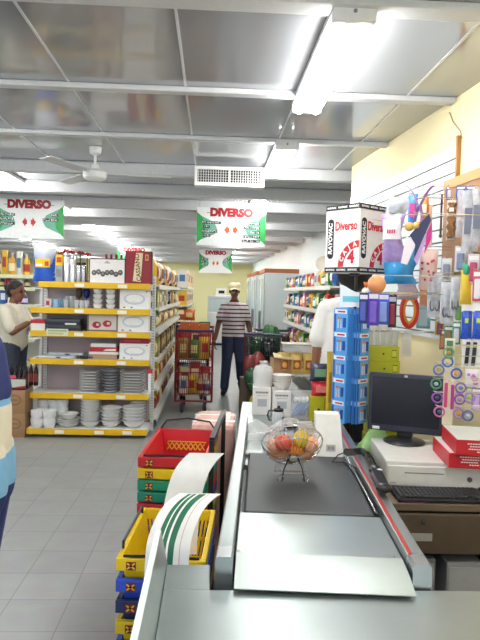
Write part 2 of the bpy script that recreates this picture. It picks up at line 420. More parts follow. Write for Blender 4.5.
# ------------------------------------------------------------------ product meshes (built once, shared by copies)
def key(*a): return '|'.join(str(x) for x in a)
def box_mesh(w, d, h, body, label=None, top=None):
    def f():
        m = MB().m(body).box(-w/2, w/2, -d/2, d/2, 0, h, .002)
        if label: m.m(label).box(-w*.36, w*.36, -d/2-.0012, 0, h*.3, h*.78); m.box(-w/2-.0012, 0, -d*.3, d*.3, h*.3, h*.7); m.box(0, w/2+.0012, -d*.3, d*.3, h*.3, h*.7)
        if top: m.m(top).box(-w/2+.002, w/2-.002, -d/2+.002, d/2-.002, h*.9, h+.0012)
        return m.mesh('box')
    return cached(key('box', w, d, h, body.name, label and label.name, top and top.name), f)
def bottle_mesh(r, h, body, label, cap):
    def f():
        m = MB().m(body).lathe([(0, 0), (r*.95, 0), (r, h*.03), (r, h*.60), (r*.8, h*.70), (r*.34, h*.80), (r*.32, h*.90), (0, h*.9)], 14)
        m.m(label).lathe([(r*1.01, h*.16), (r*1.025, h*.17), (r*1.025, h*.5), (r*1.01, h*.51)], 14)
        m.m(cap).lathe([(r*.36, h*.88), (r*.38, h*.885), (r*.38, h*.995), (0, h)], 14)
        return m.mesh('bottle')
    return cached(key('bt', r, h, body.name, label.name, cap.name), f)
def can_mesh(r, h, body, lid):
    def f():
        m = MB().m(body).lathe([(0, .004), (r*.93, 0), (r, .006), (r, h-.006), (r*.95, h-.002)], 14)
        m.m(lid).lathe([(r*.96, h-.003), (r*.96, h), (r*.9, h), (r*.88, h-.003), (0, h-.003)], 14); return m.mesh('can')
    return cached(key('can', r, h, body.name, lid.name), f)
def bag_mesh(w, d, h, body, label):
    def f():
        m = MB().m(body).pillow(w, d, h)
        m.m(label); m.sheet(lambda u, v: ((u-.5)*w*.55, -d/2*(math.sin(PI*(.22+.56*u))**.5)*(math.sin(PI*(.3+.42*v))**.6)-.0015, h*(.3+.42*v)), 5, 5, .002)
        return m.mesh('bag')
    return cached(key('bag', w, d, h, body.name, label.name), f)

# ------------------------------------------------------------------ the shelf unit that faces the checkout
EX0, EX1 = -1.945, -.665; EYF, EYB = 6.75, 7.10
EZ = [(.095, 6.65), (.463, EYF), (.835, EYF), (1.138, EYF), (1.388, EYF), (1.667, EYF)]
PEG = peg_mat('perforated_panel', hexc('#b3a2a5'), hexc('#54474b'), .025, .0045)
t = thing('shelf_unit', 'white metal shelf unit with yellow fronted shelves of crockery, end of the aisle', 'shelf unit', (EX0, EYB, 0), 0)
def loc_(x, y, z): return (x-EX0, y-EYB, z)
put('back_panel', MB().m(PEG).box(.03, EX1-EX0-.03, 0, .02, .05, 1.70).mesh('back_panel'), t)
um = MB().m(SHELFW).box(0, .035, -.03, .03, 0, 1.76)
um.m(H('#7d8080'))
for k in range(52): um.box(.008, .014, -.031, -.029, .08+k*.032, .096+k*.032); um.box(.021, .027, -.031, -.029, .08+k*.032, .096+k*.032)
um = um.mesh('upright')
for x in (.06, EX1-EX0-.01): put('upright', um, t, (x, -.005, 0))
NSH = len(EZ)
for k, (z, yf) in enumerate(EZ):
    x0 = .085 if k == NSH-1 else 0
    s = MB().m(SHELFW).box(x0, EX1-EX0, yf-EYB, -.036, z-.022, z, .002)
    for x in (x0+.005, EX1-EX0-.008): s.box(x, x+.003, yf-EYB+.04, -.036, z-.07, z-.02)
    sh = s.build('shelf', t)
    st = MB().m(YEL).box(x0, EX1-EX0, yf-EYB-.008, yf-EYB-.0005, z-.060, z+.004, .002)
    st.build('price_strip', sh)
    for x in ((.47, .93) if k != 0 else (.30, .72, 1.02)): MB().m(H('#f4f2e6')).box(x, x+.10, yf-EYB-.0105, yf-EYB-.008, z-.05, z-.012).build('price_tag', sh)
put('kick_plate', MB().m(H('#3a3c3e')).box(.03, EX1-EX0-.03, -.36, -.34, 0, .055).mesh('kick_plate'), t)

def on(k, px, dy=0.0, yoff=.10):
    """a spot on shelf k under picture column px, yoff behind its front edge"""
    z, yf = EZ[k]; p = at(px, 287+(1.6-z)/((yf+yoff)/FPX), Y=yf+yoff); return (p.x, yf+yoff, z+.0012)
def wpx(n, Y=6.85): return n*pxm(Y)

# top shelf ----------------------------------------------------------
K = 5
x, y, z = on(K, 44.5, yoff=.17)
t = thing('water_pouch', 'big blue and clear plastic pouch with yellow label at top shelf left end', 'plastic pouch', (x, y, z))
MB().m(HAZE).pillow(.25, .13, .40).build('clear_top', t)
MB().m(H('#2f5fc4', .25)).pillow(.252, .134, .30).build('blue_body', t)
MB().m(H('#e6c21e')).box(-.085, .075, -.069, -.062, .155, .25).m(H('#b4462a')).box(.02, .06, -.071, -.068, .17, .22).m(WHITE).box(-.075, -.01, -.071, -.068, .17, .19).build('label', t)
x, y, z = on(K, 60, yoff=.08)
tag(put('gray_carton', box_mesh(.075, .10, .175, H('#9aa0a4'), H('#7b8186')), None, (x, y, z)), 'grey carton under the small yellow box on the top shelf', 'carton')
tag(put('yellow_box', box_mesh(.075, .10, .115, H('#e8c626'), H('#c8401e')), None, (x, y, z+.1765)), 'small yellow box standing on the grey carton on top shelf', 'box')
SIL = mat('silver_foil', hexc('#d7dade'), .25, .7, var=.1)
for i, (px, r, h) in enumerate([(66.5, .036, .325), (72.6, .030, .30)]):
    x, y, z = on(K, px, yoff=.07)
    m = MB().m(SIL).lathe([(0, 0), (r, .002), (r, h*.95), (r*.9, h*.97), (r*.35, h), (0, h)], 16); m.m(H('#f4f4f4')).lathe([(r*1.01, h*.62), (r*1.015, h*.63), (r*1.015, h*.82), (r*1.01, h*.83)], 16)
    tag(m.build('foil_roll', None, (x, y, z)), ['taller silver foil roll standing beside grey carton on top shelf', 'shorter silver foil roll standing before the steel flasks on top shelf'][i], 'foil roll', 'silver foil rolls')
for i, px in enumerate((78.6, 83.6)):
    x, y, z = on(K, px, yoff=.08)
    t = thing('steel_flask', 'steel flask with black lid, %s on top shelf' % ('beside the silver foil rolls' if i == 0 else 'nearest the white ornament box'), 'flask', (x, y, z), 0, 'steel flasks')
    MB().m(H('#c9ccd0', .22, metal=.8)).lathe([(0, 0), (.026, 0), (.027, .004), (.027, .17), (.022, .19), (0, .19)]).build('body', t)
    MB().m(H('#3a2a2e')).lathe([(.023, .188), (.024, .19), (.024, .215), (0, .218)]).build('lid', t)
RB = H('#8e1f24', .5)
for i, px in enumerate((61, 66, 72, 80, 87)):
    x, y, z = on(K, px, yoff=.25)
    hb = (.33, .36, .35, .345, .33)[i]
    m = MB().m(H('#4a5a32')).cyl((0, 0, .0), (0, 0, hb-.03), .006, seg=6); m.m(RB)
    for a in range(7): m.sphere((math.cos(a*.9)*.024, math.sin(a*.9)*.024, hb-.02+.012*(a % 2)), (.02, .02, .013), 8, 5)
    tag(m.build('red_flower', None, (x, y, z)), 'red artificial flower, %s behind the silver rolls on the top shelf' % nth(i+1), 'artificial flower', 'red flowers on the top shelf')
x, y, z = on(K, 108, yoff=.10)
t = thing('ornament_box', 'white gift box with dark oval ornaments and maroon edges on top shelf', 'box', (x, y, z))
w_, h_ = wpx(35), .268
MB().m(H('#f1efec')).box(-w_/2, w_/2, -.06, .06, 0, h_, .002).m(H('#5d2732')).box(-w_/2-.001, w_/2+.001, -.0612, .05, h_-.012, h_+.001).box(-w_/2-.001, -w_/2+.008, -.0612, .06, 0, h_).box(w_/2-.008, w_/2+.001, -.0612, .06, 0, h_).build('carton', t)
m = MB().m(H('#55504c'))
for k in range(7): m.sphere(((k-3)*.047, -.0605, .11+.012*math.sin(k*2.2)), (.027, .0025, .03), 10, 6)
m.m(H('#8f8a84'))
for k in range(7): m.sphere(((k-3)*.047, -.062, .112+.012*math.sin(k*2.2)), (.014, .003, .014), 8, 5)
m.build('ornaments', t); MB().m(H('#7a3a3c')).box(-.03, .03, -.0615, -.058, .215, .222).box(-.012, .012, -.0615, -.058, .228, .236).build('lettering', t)
x, y, z = on(K, 139, yoff=.10)
t = thing('gift_box', 'dark red box with slanting cream banner at top shelf right end', 'box', (x, y, z))
w_, h_ = wpx(26), .355
MB().m(H('#8a1f2c')).box(-w_/2, w_/2, -.06, .06, 0, h_, .002).m(H('#3d1018')).box(-w_/2-.001, -w_/2+.008, -.061, .06, 0, h_).box(w_/2-.01, w_/2+.001, -.061, .06, 0, h_).build('carton', t)
b = MB().m(H('#e9dcb0')).prism([(-.060, .03), (.025, .02), (.045, .335), (-.03, .335)], -.0625, -.059)
b.m(H('#6a2a22')).text('CASSANO', .066, face(-.005, -.063, .178, roll=PI/2+.1), bold=.001)
b.build('banner', t)
MB().m(H('#d8b24a')).box(.07, .105, -.0622, -.058, .255, .32).m(H('#a3282a')).box(.078, .097, -.0632, -.058, .265, .31).build('emblem', t)
for i in range(4):
    x, y, z = on(K, 106+i*5, yoff=.26)
    tag(put('wine_bottle', bottle_mesh(.033, .325, H('#3a1016', .15), H('#6e1a24'), H('#7a1420', .3)), None, (x, y, z)), 'dark red capped bottle, %s from left behind the white ornament box' % nth(i+1), 'bottle', 'bottles behind the ornament box')

# second shelf from top: cups, glasses, goblets, boxed set --------------
K = 4
CUPW = H('#eceae6', .3)
def mug_mesh(r, h, body, band=None, handle=True):
    def f():
        m = MB().m(body).lathe([(0, .0), (r*.7, 0), (r*.8, .006), (r, h*.55), (r, h), (r-.004, h), (r-.004, h*.55), (r*.75, .012), (0, .012)], 18)
        if band: m.m(band).box(-r*.45, r*.45, -r-.0012, -r*.7, h*.25, h*.75)
        if handle: m.m(body).tube([(r-.004, 0, h*.75), (r+.018, 0, h*.72), (r+.022, 0, h*.5), (r+.012, 0, h*.3), (r-.006, 0, h*.25)], .005, 6)
        return m.mesh('mug')
    return cached(key('mug', r, h, body.name, band and band.name, handle), f)
x, y, z = on(K, 48.6, yoff=.09)
tag(put('mug', mug_mesh(.038, .095, CUPW, H('#b8242c')), None, (x, y, z)), 'white mug with a red picture, left end of the shelf of glasses', 'mug')
TUM = H('#8fb4d4', .1)
for i, (px, yo) in enumerate([(56, .08), (61.5, .17)]):
    x, y, z = on(K, px, yoff=yo)
    tag(put('blue_cup', mug_mesh(.038, .092, TUM, None, i == 0), None, (x, y, z)), ['pale blue cup with handle beside the white and red mug', 'pale blue tumbler behind the blue cup and clear glasses'][i], 'cup', 'pale blue cups')
def glass_mesh(r, h):
    def f(): return MB().m(GLASS).lathe([(0, 0), (r*.7, 0), (r, h), (r-.003, h), (r*.66, .008), (0, .008)], 14).mesh('glass')
    return cached(key('gl', r, h), f)
for i, (px, yo) in enumerate([(66, .08), (71.5, .15), (76.5, .07), (81.5, .07), (86.5, .07), (68, .22), (74, .24)]):
    x, y, z = on(K, px, yoff=yo)
    tag(put('drinking_glass', glass_mesh(.03, .125 if i in (1, 5, 6) else .085), None, (x, y, z)), 'clear drinking glass, %s of the glasses between blue cup and white cups' % nth(i+1), 'glass', 'clear drinking glasses')
for i, (px, c, nm) in enumerate([(79, '#5a3a24', 'brown'), (86.5, '#1c2a78', 'navy blue')]):
    x, y, z = on(K, px, yoff=.2)
    m = MB().m(H(c, .12)).lathe([(0, .235), (.012, .232), (.034, .20), (.037, .17), (.03, .125), (.006, .105), (.005, .02), (.03, .004), (.03, 0), (0, 0)], 18)
    tag(m.build('goblet', None, (x, y, z)), '%s glass goblet standing behind the clear glasses' % nm, 'goblet', 'coloured goblets')
cupm = MB().m(CUPW).lathe([(0, 0), (.03, 0), (.046, .02), (.05, .052), (.047, .052), (.043, .022), (.02, .006), (0, .006)], 18).m(H('#d4d0ca', .3)).lathe([(.0512, .043), (.0518, .047), (.0512, .051)], 18).mesh('cup')
for s, px in enumerate((97.7, 110.5)):
    for k in range(4):
        x, y, z = on(K, px, yoff=.09)
        tag(put('white_cup', cupm, None, (x, y, z+k*.0535)), 'white cup, %s from the bottom of the %s stack by blue oval box' % (nth(k+1), ('left', 'right')[s]), 'cup', 'stacked white cups')
OVB = H('#c9d2e2', .4)
def oval_box(k, px, w, h, d, label, extra=None):
    x, y, z = on(k, px, yoff=.08)
    t = thing('crockery_box', label, 'box', (x, y, z+(extra or 0)), 0, 'white crockery boxes')
    MB().m(H('#f3f3f1')).box(-w/2, w/2, 0, d, 0, h, .002).build('carton', t)
    o = MB().m(OVB).sphere((0.0, .0005, h*.52), (w*.38, .002, h*.30), 20, 8).m(H('#f7f7f5')).sphere((0, -.0006, h*.54), (w*.30, .002, h*.22), 20, 8)
    o.m(H('#a8b4cc')).box(-w*.1, w*.12, -.0025, 0, h*.36, h*.38); o.build('plate_picture', t)
    MB().m(H('#8a4a50')).box(-w*.38, -w*.30, -.0012, .001, h*.06, h*.12).m(H('#55504c')).box(-w*.12, -w*.06, -.0012, .001, h*.06, h*.12).m(H('#b03a3a')).box(w*.38, w*.44, -.0012, .001, h*.88, h*.93).build('lettering', t)
oval_box(4, 134.3, wpx(29), .215, .2, 'white box with pale oval plate picture, upper of two alike at right')
oval_box(3, 133, wpx(30), .208, .2, 'white box with pale oval plate picture, lower of two alike at right')

# third: trays, framed cups ---------------------------------------------
K = 3
x, y, z = on(K, 39, yoff=.07)
t = thing('carton', 'small white and red carton at left end of the tray shelf', 'carton', (x, y, z))
MB().m(H('#e6e2de')).box(-.075, .075, -.05, .08, 0, .075, .002).build('box', t); MB().m(H('#b52a30')).box(-.076, .076, -.051, .08, .0765, .115, .002).build('red_lid', t)
for i in range(4):
    x, y, z = on(K, 65, yoff=.17)
    w_ = .40-.012*i
    m = MB().m(H(['#2a2c33', '#3c4048', '#23252c', '#4a4e58'][i], .25)).box(-w_/2, w_/2, -.13, .10, 0, .012, .003)
    m.box(-w_/2, w_/2, -.13, -.122, .012, .03); m.box(-w_/2, w_/2, .092, .10, .012, .03); m.box(-w_/2, -w_/2+.008, -.122, .092, .012, .03); m.box(w_/2-.008, w_/2, -.122, .092, .012, .03)
    if i == 2: m.m(WHITE).box(.03, .15, -.1315, -.129, .004, .022)
    tag(m.build('baking_tray', None, (x, y, z+i*.0315)), 'dark baking tray, %s from the bottom of the pile on the tray shelf' % nth(i+1), 'tray', 'dark baking trays')
x, y, z = on(K, 102.5, yoff=.08)
t = thing('boxed_cup_set', 'brown window box showing two red flowered cups beside the trays', 'box', (x, y, z))
w_, h_ = wpx(30), .195
MB().m(H('#7a6a5c')).box(-w_/2, w_/2, .004, .09, 0, h_).box(-w_/2, w_/2, 0, .004, 0, .016).box(-w_/2, w_/2, 0, .004, h_-.016, h_).box(-w_/2, -w_/2+.016, 0, .004, .016, h_-.016).box(w_/2-.016, w_/2, 0, .004, .016, h_-.016).build('carton', t)
m = MB().m(H('#d9cdc6')).box(-w_/2+.017, w_/2-.017, .001, .0035, .017, h_-.017); m.build('window_card', t)
for px_, zz, r in ((-.065, .07, .05), (.05, .085, .05)):
    m = MB().m(H('#b92b3a')).sphere((px_, .002, zz), (r, .006, r*.75), 14, 8).m(H('#f0dcd8')).sphere((px_+.012, -.003, zz+.004), (r*.35, .004, r*.3), 10, 6).m(H('#3f7a3a')).sphere((px_+.03, -.004, zz+.02), (.012, .003, .008), 8, 5)
    m.build('cup_picture', t)
pt = at(57, 336, Y=6.725)
m = MB().m(H('#dfe2c0')).box(-wpx(10.5), wpx(10.5), -.002, .002, -.075, .0).m(H('#9db48c')).box(-wpx(9), wpx(9), -.003, 0, -.03, -.012).m(H('#c8c472')).box(-wpx(9), wpx(6), -.003, 0, -.06, -.04)
tag(m.build('price_card', None, (pt.x, 6.737, 1.168-.005)), 'pale green paper price card hanging from the tray shelf front', 'price card')

# fourth: flat silver trays and boxes --------------------------------------
K = 2
for i in range(2):
    x, y, z = on(K, 57+i*9, yoff=.09+.1*i)
    m = MB().m(H('#c7cdd2', .28, metal=.5)).box(-.20, .20, -.05, .07, 0, .02, .004).m(H('#e9ecee')).box(-.19, .19, -.04, .06, .02, .024)
    m.m(H('#2e3a50')).box(.0, .05, -.0515, -.048, .004, .017)
    tag(m.build('silver_tray', None, (x, y, z+.0265*i)), ['long flat silver tray at the front of the fourth shelf', 'second long silver tray lying upon the front tray'][i], 'tray', 'flat silver trays')
x, y, z = on(K, 75.5, yoff=.07)
tag(MB().m(BLACK).box(-.045, .045, -.03, .03, 0, .03, .008).m(H('#3c4a6a')).cyl((.045, 0, .015), (.10, 0, .015), .01).build('black_torch', None, (x+.09, y-.0, z)), 'short black torch at the right end of the silver trays', 'torch')
x, y, z = on(K, 103, yoff=.07)
stack = [('cardboard_box', '#b09074', .30, .05, 'plain cardboard box at the bottom of the red and white stack'), ('white_box', '#ece8e6', .325, .028, 'flat white box just above the cardboard box'), ('red_box', '#b4242e', .30, .05, 'red box with white flash in the stack beside oval box'), ('white_box', '#e9e9ea', .27, .04, 'pale box topmost of the red and white stack')]
zz = z
for nm, c, w_, h_, lab in stack:
    m = MB().m(H(c)).box(-w_/2, w_/2, 0, .2, 0, h_, .002)
    if c == '#b4242e': m.m(H('#f0ece8')).prism([(.0, .012), (w_/2-.01, .01), (w_/2-.01, .035), (.03, .03)], -.0015, .001)
    tag(m.build(nm, None, (x+(.0 if h_ > .03 else .006), y, zz)), lab, 'box', 'boxes stacked on the fourth shelf'); zz += h_+.0008
oval_box(2, 134.3, wpx(29.5), .175, .2, 'white box with grey oval picture under the crimson box')
x, y, z = on(K, 134.3, yoff=.08)
tag(MB().m(H('#9a1c38')).box(-wpx(14), wpx(14), 0, .2, 0, .072, .002).m(H('#c2405a')).box(-wpx(10), wpx(6), -.0013, 0, .02, .04).build('crimson_box', None, (x, y, z+.1765)), 'crimson box lying on the white box on the fourth shelf', 'box')

# fifth: stacks of plates ---------------------------------------------------
K = 1
def sq_plate(w, c):
    def f():
        m = MB().m(H(c, .25)); a = w/2
        m.prism([(-a*.62, 0), (a*.62, 0), (a, .0255), (a*.97, .0285), (a*.7, .006), (-a*.7, .006), (-a*.97, .0285), (-a, .0255)], -a*.86, a*.86); return m.mesh('plate')
    return cached(key('sq', w, c), f)
def rd_plate(r, c, h=.0285):
    return cached(key('rd', r, c, h), lambda: MB().m(H(c, .25)).lathe([(0, 0), (r*.55, 0), (r*.6, .003), (r, h-.001), (r*.985, h), (r*.58, .006), (0, .005)], 26).mesh('plate'))
for nm, px, n, fn, cat in (('left', 90.5, 8, sq_plate(wpx(20), '#f2f2f0'), 'square'), ('middle', 110.6, 8, rd_plate(wpx(9.6), '#c3c5cb'), 'grey round'), ('right', 133, 8, sq_plate(wpx(24), '#efefec'), 'square')):
    x, y, z = on(K, px, yoff=.15)
    for i in range(n):
        tag(put('plate', fn, None, (x+random.uniform(-.003, .003), y, z+.0002+i*.0312)), '%s plate, %s from the bottom of the %s stack on shelf above the bowls' % (cat, nth(i+1), nm), 'plate', 'plates stacked on the fifth shelf')
# a price flag beside the right stack
p = at(149.5, 376, Y=6.70)
t = thing('price_flag', 'narrow white card with red top clipped to the shelf unit side', 'card', (p.x, 6.72, .70)); MB().m(WHITE).box(-.016, .016, 0, .003, -.21, 0).build('card', t); MB().m(H('#c22a44')).box(-.028, .03, -.002, .001, .0, .05).build('red_head', t)

# bottom: mugs and bowls ----------------------------------------------------
K = 0
def bowl(r, h, c='#eeeeec'):
    return cached(key('bowl', r, h, c), lambda: MB().m(H(c, .25)).lathe([(0, 0), (r*.42, 0), (r*.45, h*.1), (r*.76, h*.4), (r*.9, h*.8), (r*1.0, h*.93), (r, h), (r*.95, h), (r*.76, h*.5), (r*.4, h*.2), (0, h*.18)], 26).mesh('bowl'))
deep = mug_mesh(.068, .105, H('#eef0f0', .28), None, False)
for s, (px, yo, n) in enumerate([(37, .06, 2), (49.5, .06, 2), (43, .25, 3), (54, .25, 3), (62, .26, 3)]):
    for i in range(n):
        x, y, z = on(K, px, yoff=yo)
        tag(put('cup', deep, None, (x, y, z+i*(.083 if n == 2 else .085))), 'large white cup, %s from the bottom of the %s stack on the bottom shelf' % (nth(i+1), ['front left', 'front second', 'back left', 'back middle', 'back right'][s]), 'cup', 'cups stacked on the bottom shelf')
x, y, z = on(K, 68.6, yoff=.14)
for i in range(3):
    tag(put('wide_bowl', bowl(wpx(11.5), .05), None, (x, y, z+i*.021)), 'wide shallow bowl, %s from the bottom of the low stack by the cups' % nth(i+1), 'bowl', 'wide shallow bowls')
tag(put('small_bowl', bowl(wpx(9.6), .062), None, (x, y, z+.082)), 'single deeper bowl on top of the wide shallow bowls', 'bowl')
for s, (px, r, n, hh, st) in enumerate([(90.5, 10, 8, .065, .0345), (111, 10.4, 5, .075, .036), (133.5, 11.4, 5, .078, .037)]):
    x, y, z = on(K, px, yoff=.15)
    for i in range(n):
        tag(put('soup_bowl', bowl(wpx(r), hh), None, (x+random.uniform(-.004, .004), y, z+i*st)), 'white bowl, %s from the bottom of the %s stack of bowls' % (nth(i+1), ['tall left', 'low middle', 'low right'][s]), 'bowl', 'white bowls stacked on the bottom shelf')
x, y, z = on(K, 138, yoff=.19)
for i in range(2): tag(put('plate', rd_plate(wpx(9), '#f0f0ee'), None, (x, y+.02, z+.229+i*.0295)), 'round white plate, %s of two on the right stack of bowls' % ('lower', 'upper')[i], 'plate', 'plates on the bowls')

# ------------------------------------------------------------------ cartons and bottle packs on the floor left of the shelf unit
KRAFT = H('#a07c58', .7); KRAFT2 = H('#8a6a48', .7)
cm = MB().m(KRAFT).box(-.13, .13, 0, .3, 0, .252, .003).m(KRAFT2).box(-.131, .131, -.001, .14, .13, .134).sphere((.02, -.0005, .15), (.075, .002, .06), 18, 8).m(KRAFT).sphere((.02, -.0015, .15), (.055, .002, .042), 18, 8).m(KRAFT2).box(-.02, .06, -.0038, 0, .14, .16).mesh('carton')
for i in range(2):
    p = at(19, 436, Z=0)
    tag(put('brown_carton', cm, None, (-2.085, 6.62, i*.2525)), 'brown cardboard carton, %s of two left of the shelf unit' % ('lower', 'upper')[i], 'carton', 'brown cartons on the floor')
t = thing('bottle_pack', 'wrapped pack of dark sauce bottles on the upper brown carton', 'bottle pack', (-2.085, 6.77, .506))
MB().m(H('#2c2228')).box(-.125, .125, -.13, .12, 0, .012).build('tray', t)
for r_ in range(2):
    for c_ in range(5):
        put('bottle', bottle_mesh(.024, .235 if r_ == 0 else .27, H('#241a22', .15), H('#5c2a34'), H('#2c3038')), t, (-.10+c_*.05, -.095+r_*.06, .013))
MB().m(H('#c6d4c6', .2)).box(-.127, .127, -.133, -.128, .02, .115).m(H('#b02432')).prism([(-.127, .02), (.127, .02), (.127, .05), (-.02, .028), (-.127, .03)], -.1345, -.132).m(H('#d64a5a')).box(-.06, .03, -.1345, -.132, .125, .16).m(H('#f2e6e6')).box(-.1, -.05, -.1345, -.132, .12, .15).build('wrap', t)
for j in range(3):
    tag(put('sauce_bottle', bottle_mesh(.025, .27, H('#3a2420', .2), H('#8a3a34'), H('#5a2a2a')), None, (-2.05+.055*j, 6.97, .506)), 'brown bottle, %s behind the wrapped bottle pack' % nth(j+1), 'bottle', 'bottles behind the pack')
# ------------------------------------------------------------------ aisle shelving behind the shelf unit and beyond
AZ = [.12, .463, .80, 1.13, 1.40, 1.667]
def run_shelf(name, label, x_face, x_back, y0, y1, levels, top, strip=None, parts_every=1.2, grp=None):
    """shelving along Y whose shelf fronts stand at x_face and whose back panel stands at x_back"""
    sg = 1 if x_face > x_back else -1
    t = thing(name, label, 'shelf unit', (x_back, y0, 0), 0, grp); L = y1-y0; D = abs(x_face-x_back)
    put('back_panel', MB().m(H('#b9b6b0')).box(0, -sg*.02, 0, L, .03, top).mesh('back_panel'), t)
    up = MB().m(SHELFW).box(-.0, sg*.03, -.016, .016, 0, top+.03).mesh('upright')
    n = int(L/parts_every+.5)
    for k in range(n+1): put('upright', up, t, (sg*.001, k*L/n, 0))
    for z in levels:
        s = MB().m(SHELFW).box(sg*.03, sg*D, .02, L-.02, z-.025, z, .002).build('shelf', t)
        MB().m(strip or H('#eceae0')).box(sg*D+sg*.0005, sg*(D+.006), .02, L-.02, z-.045, z+.003).build('price_strip', s)
    return t
PCOL = {'yellow': ('#d8b030', '#a03020'), 'olive': ('#8a8a3a', '#e0d8a0'), 'golden': ('#c8922a', '#f0e0b0'), 'white': ('#e4e0d4', '#3a6a9a'), 'red': ('#a82a2a', '#f0d8b0'), 'brown': ('#6a4a30', '#d8b860'),
        'green': ('#3f7a3c', '#e8e0a0'), 'blue': ('#2f5a9c', '#e8e8f0'), 'cream': ('#d8cba0', '#8a3a2a'), 'orange': ('#d0641e', '#f4e0a0'), 'purple': ('#5a3a8a', '#e0d0f0'), 'teal': ('#2f7f88', '#f0f0e0'), 'black': ('#2c2c30', '#c8b070'), 'pink': ('#cf7a94', '#ffffff')}
def product(kind, col, w, d, h):
    a, b = H(PCOL[col][0], .35), H(PCOL[col][1], .4)
    if kind == 'bottle': return bottle_mesh(w/2, h, a, b, H('#d8d4c8'))
    if kind == 'can': return can_mesh(w/2, h, a, H('#c8c8c8'))
    if kind == 'bag': return bag_mesh(w, d, h, a, b)
    return box_mesh(w, d, h, a, b)
def stock(side, x, y0, y1, z, kinds, cols, w, d, h, where, grp, gap=.012, rows=1, face_rz=0.0):
    """a row of products along Y, the front of each at x"""
    y, k = y0, 0
    while y+w <= y1:
        kd, cl = kinds[k % len(kinds)], cols[(k//1) % len(cols)]; dd_ = max(d, w) if kd in ('bottle', 'can') else d
        hh = h*(1, .92, 1.06, .97)[k % 4]
        tag(put(('boxed_product' if kd == 'box' else 'bagged_product' if kd == 'bag' else kd), product(kd, cl, w-gap, d, round(hh, 3)), None, (x-side*dd_/2, y+w/2, z+.001), face_rz),
            '%s %s, %s along the %s' % (cl, {'box': 'box', 'bag': 'bag', 'bottle': 'bottle', 'can': 'tin'}[kd], nth(k+1), where), {'box': 'box', 'bag': 'bag', 'bottle': 'bottle', 'can': 'tin'}[kd], grp)
        y += w; k += 1
AX = -.61
run_shelf('aisle_shelf', 'long white shelving full of yellow packs along the aisle left side', AX, AX-.42, 7.16, 11.9, AZ, 1.70, None)
rz = PI/2
stock(1, AX-.02, 7.22, 11.8, AZ[5], ['bag', 'bag', 'bottle'], ['yellow', 'golden', 'yellow', 'cream', 'white', 'black'], .235, .13, .30, 'top shelf of the aisle shelving', 'packs on the top aisle shelf', face_rz=rz)
stock(1, AX-.02, 7.22, 11.8, AZ[4], ['box', 'bottle', 'bag'], ['olive', 'cream', 'golden', 'white', 'black'], .235, .13, .20, 'second shelf from the top of the aisle shelving', 'packs on the second aisle shelf', face_rz=rz)
stock(1, AX-.02, 7.22, 11.8, AZ[3], ['bag'], ['olive', 'golden', 'green', 'yellow', 'cream'], .235, .14, .22, 'third shelf from the top of the aisle shelving', 'packs on the third aisle shelf', face_rz=rz)
stock(1, AX-.02, 7.22, 11.8, AZ[2], ['bag', 'box'], ['golden', 'olive', 'cream', 'brown'], .235, .14, .25, 'fourth shelf from the top of the aisle shelving', 'packs on the fourth aisle shelf', face_rz=rz)
stock(1, AX-.02, 7.22, 11.8, AZ[1], ['bag'], ['yellow', 'olive', 'yellow', 'golden', 'cream'], .28, .16, .27, 'second lowest shelf of the aisle shelving', 'packs on the second lowest aisle shelf', face_rz=rz)
stock(1, AX-.02, 7.22, 11.8, AZ[0], ['bag'], ['cream', 'yellow', 'olive', 'cream'], .36, .2, .28, 'lowest shelf of the aisle shelving', 'packs on the lowest aisle shelf', face_rz=rz)
# a further stretch of shelving, nearer the aisle
BX = -.52
run_shelf('aisle_shelf', 'farther white shelving with tall goods beside the aisle, before the yellow back wall', BX, BX-.42, 13.2, 18, [.12, .5, .9, 1.3, 1.7], 2.05)
for z, cs, w_, h_, nm in ((1.7, ['white', 'orange', 'cream', 'yellow'], .4, .36, 'top'), (1.3, ['yellow', 'cream', 'white'], .4, .3, 'second'), (.9, ['cream', 'white', 'golden'], .4, .3, 'third'), (.5, ['golden', 'white'], .45, .3, 'fourth')):
    stock(1, BX-.02, 13.25, 17.9, z, ['box'], cs, w_, .2, h_, '%s shelf of the farther shelving' % nm, 'boxes on the farther aisle shelves', face_rz=PI/2)

# ------------------------------------------------------------------ shelving beyond the left edge, behind the shopper
t = thing('back_shelf', 'white shelving of yellow packs behind the woman at far left', 'shelf unit', (-4.3, 9.55, 0))
put('back_panel', MB().m(H('#c9c6bc')).box(0, 1.72, 0, .02, .03, 1.82).mesh('back_panel'), t)
for x in (0, 1.69): put('upright', MB().m(SHELFW).box(x, x+.035, -.03, -.001, 0, 1.86).mesh('upright'), t)
CZ = [.12, .50, .85, 1.16, 1.35, 1.60, 1.78]
for z in CZ:
    s = MB().m(SHELFW).box(0, 1.72, -.38, -.031, z-.022, z, .002).build('shelf', t)
    MB().m(H('#d8e0b8')).box(0, 1.72, -.388, -.3805, z-.05, z+.002).build('price_strip', s)
def stock_x(x0, x1, yf, z, kinds, cols, w, d, h, where, grp, gap=.012):
    x, k = x0, 0
    while x+w <= x1:
        kd, cl = kinds[k % len(kinds)], cols[k % len(cols)]; hh = h*(1, .9, 1.05, .96)[k % 4]
        tag(put(('boxed_product' if kd == 'box' else 'bagged_product' if kd == 'bag' else kd), product(kd, cl, w-gap, d, round(hh, 3)), None, (x+w/2, yf+d/2, z+.001)),
            '%s %s, %s from the left on the %s' % (cl, {'box': 'box', 'bag': 'bag', 'bottle': 'bottle', 'can': 'tin'}[kd], nth(k+1), where), {'box': 'box', 'bag': 'bag', 'bottle': 'bottle', 'can': 'tin'}[kd], grp); x += w; k += 1
stock_x(-3.3, -2.6, 9.2, CZ[6], ['bag', 'bottle'], ['yellow', 'olive', 'yellow', 'golden', 'white', 'yellow'], .105, .08, .34, 'top shelf behind the woman', 'packs on top of the far left shelving')
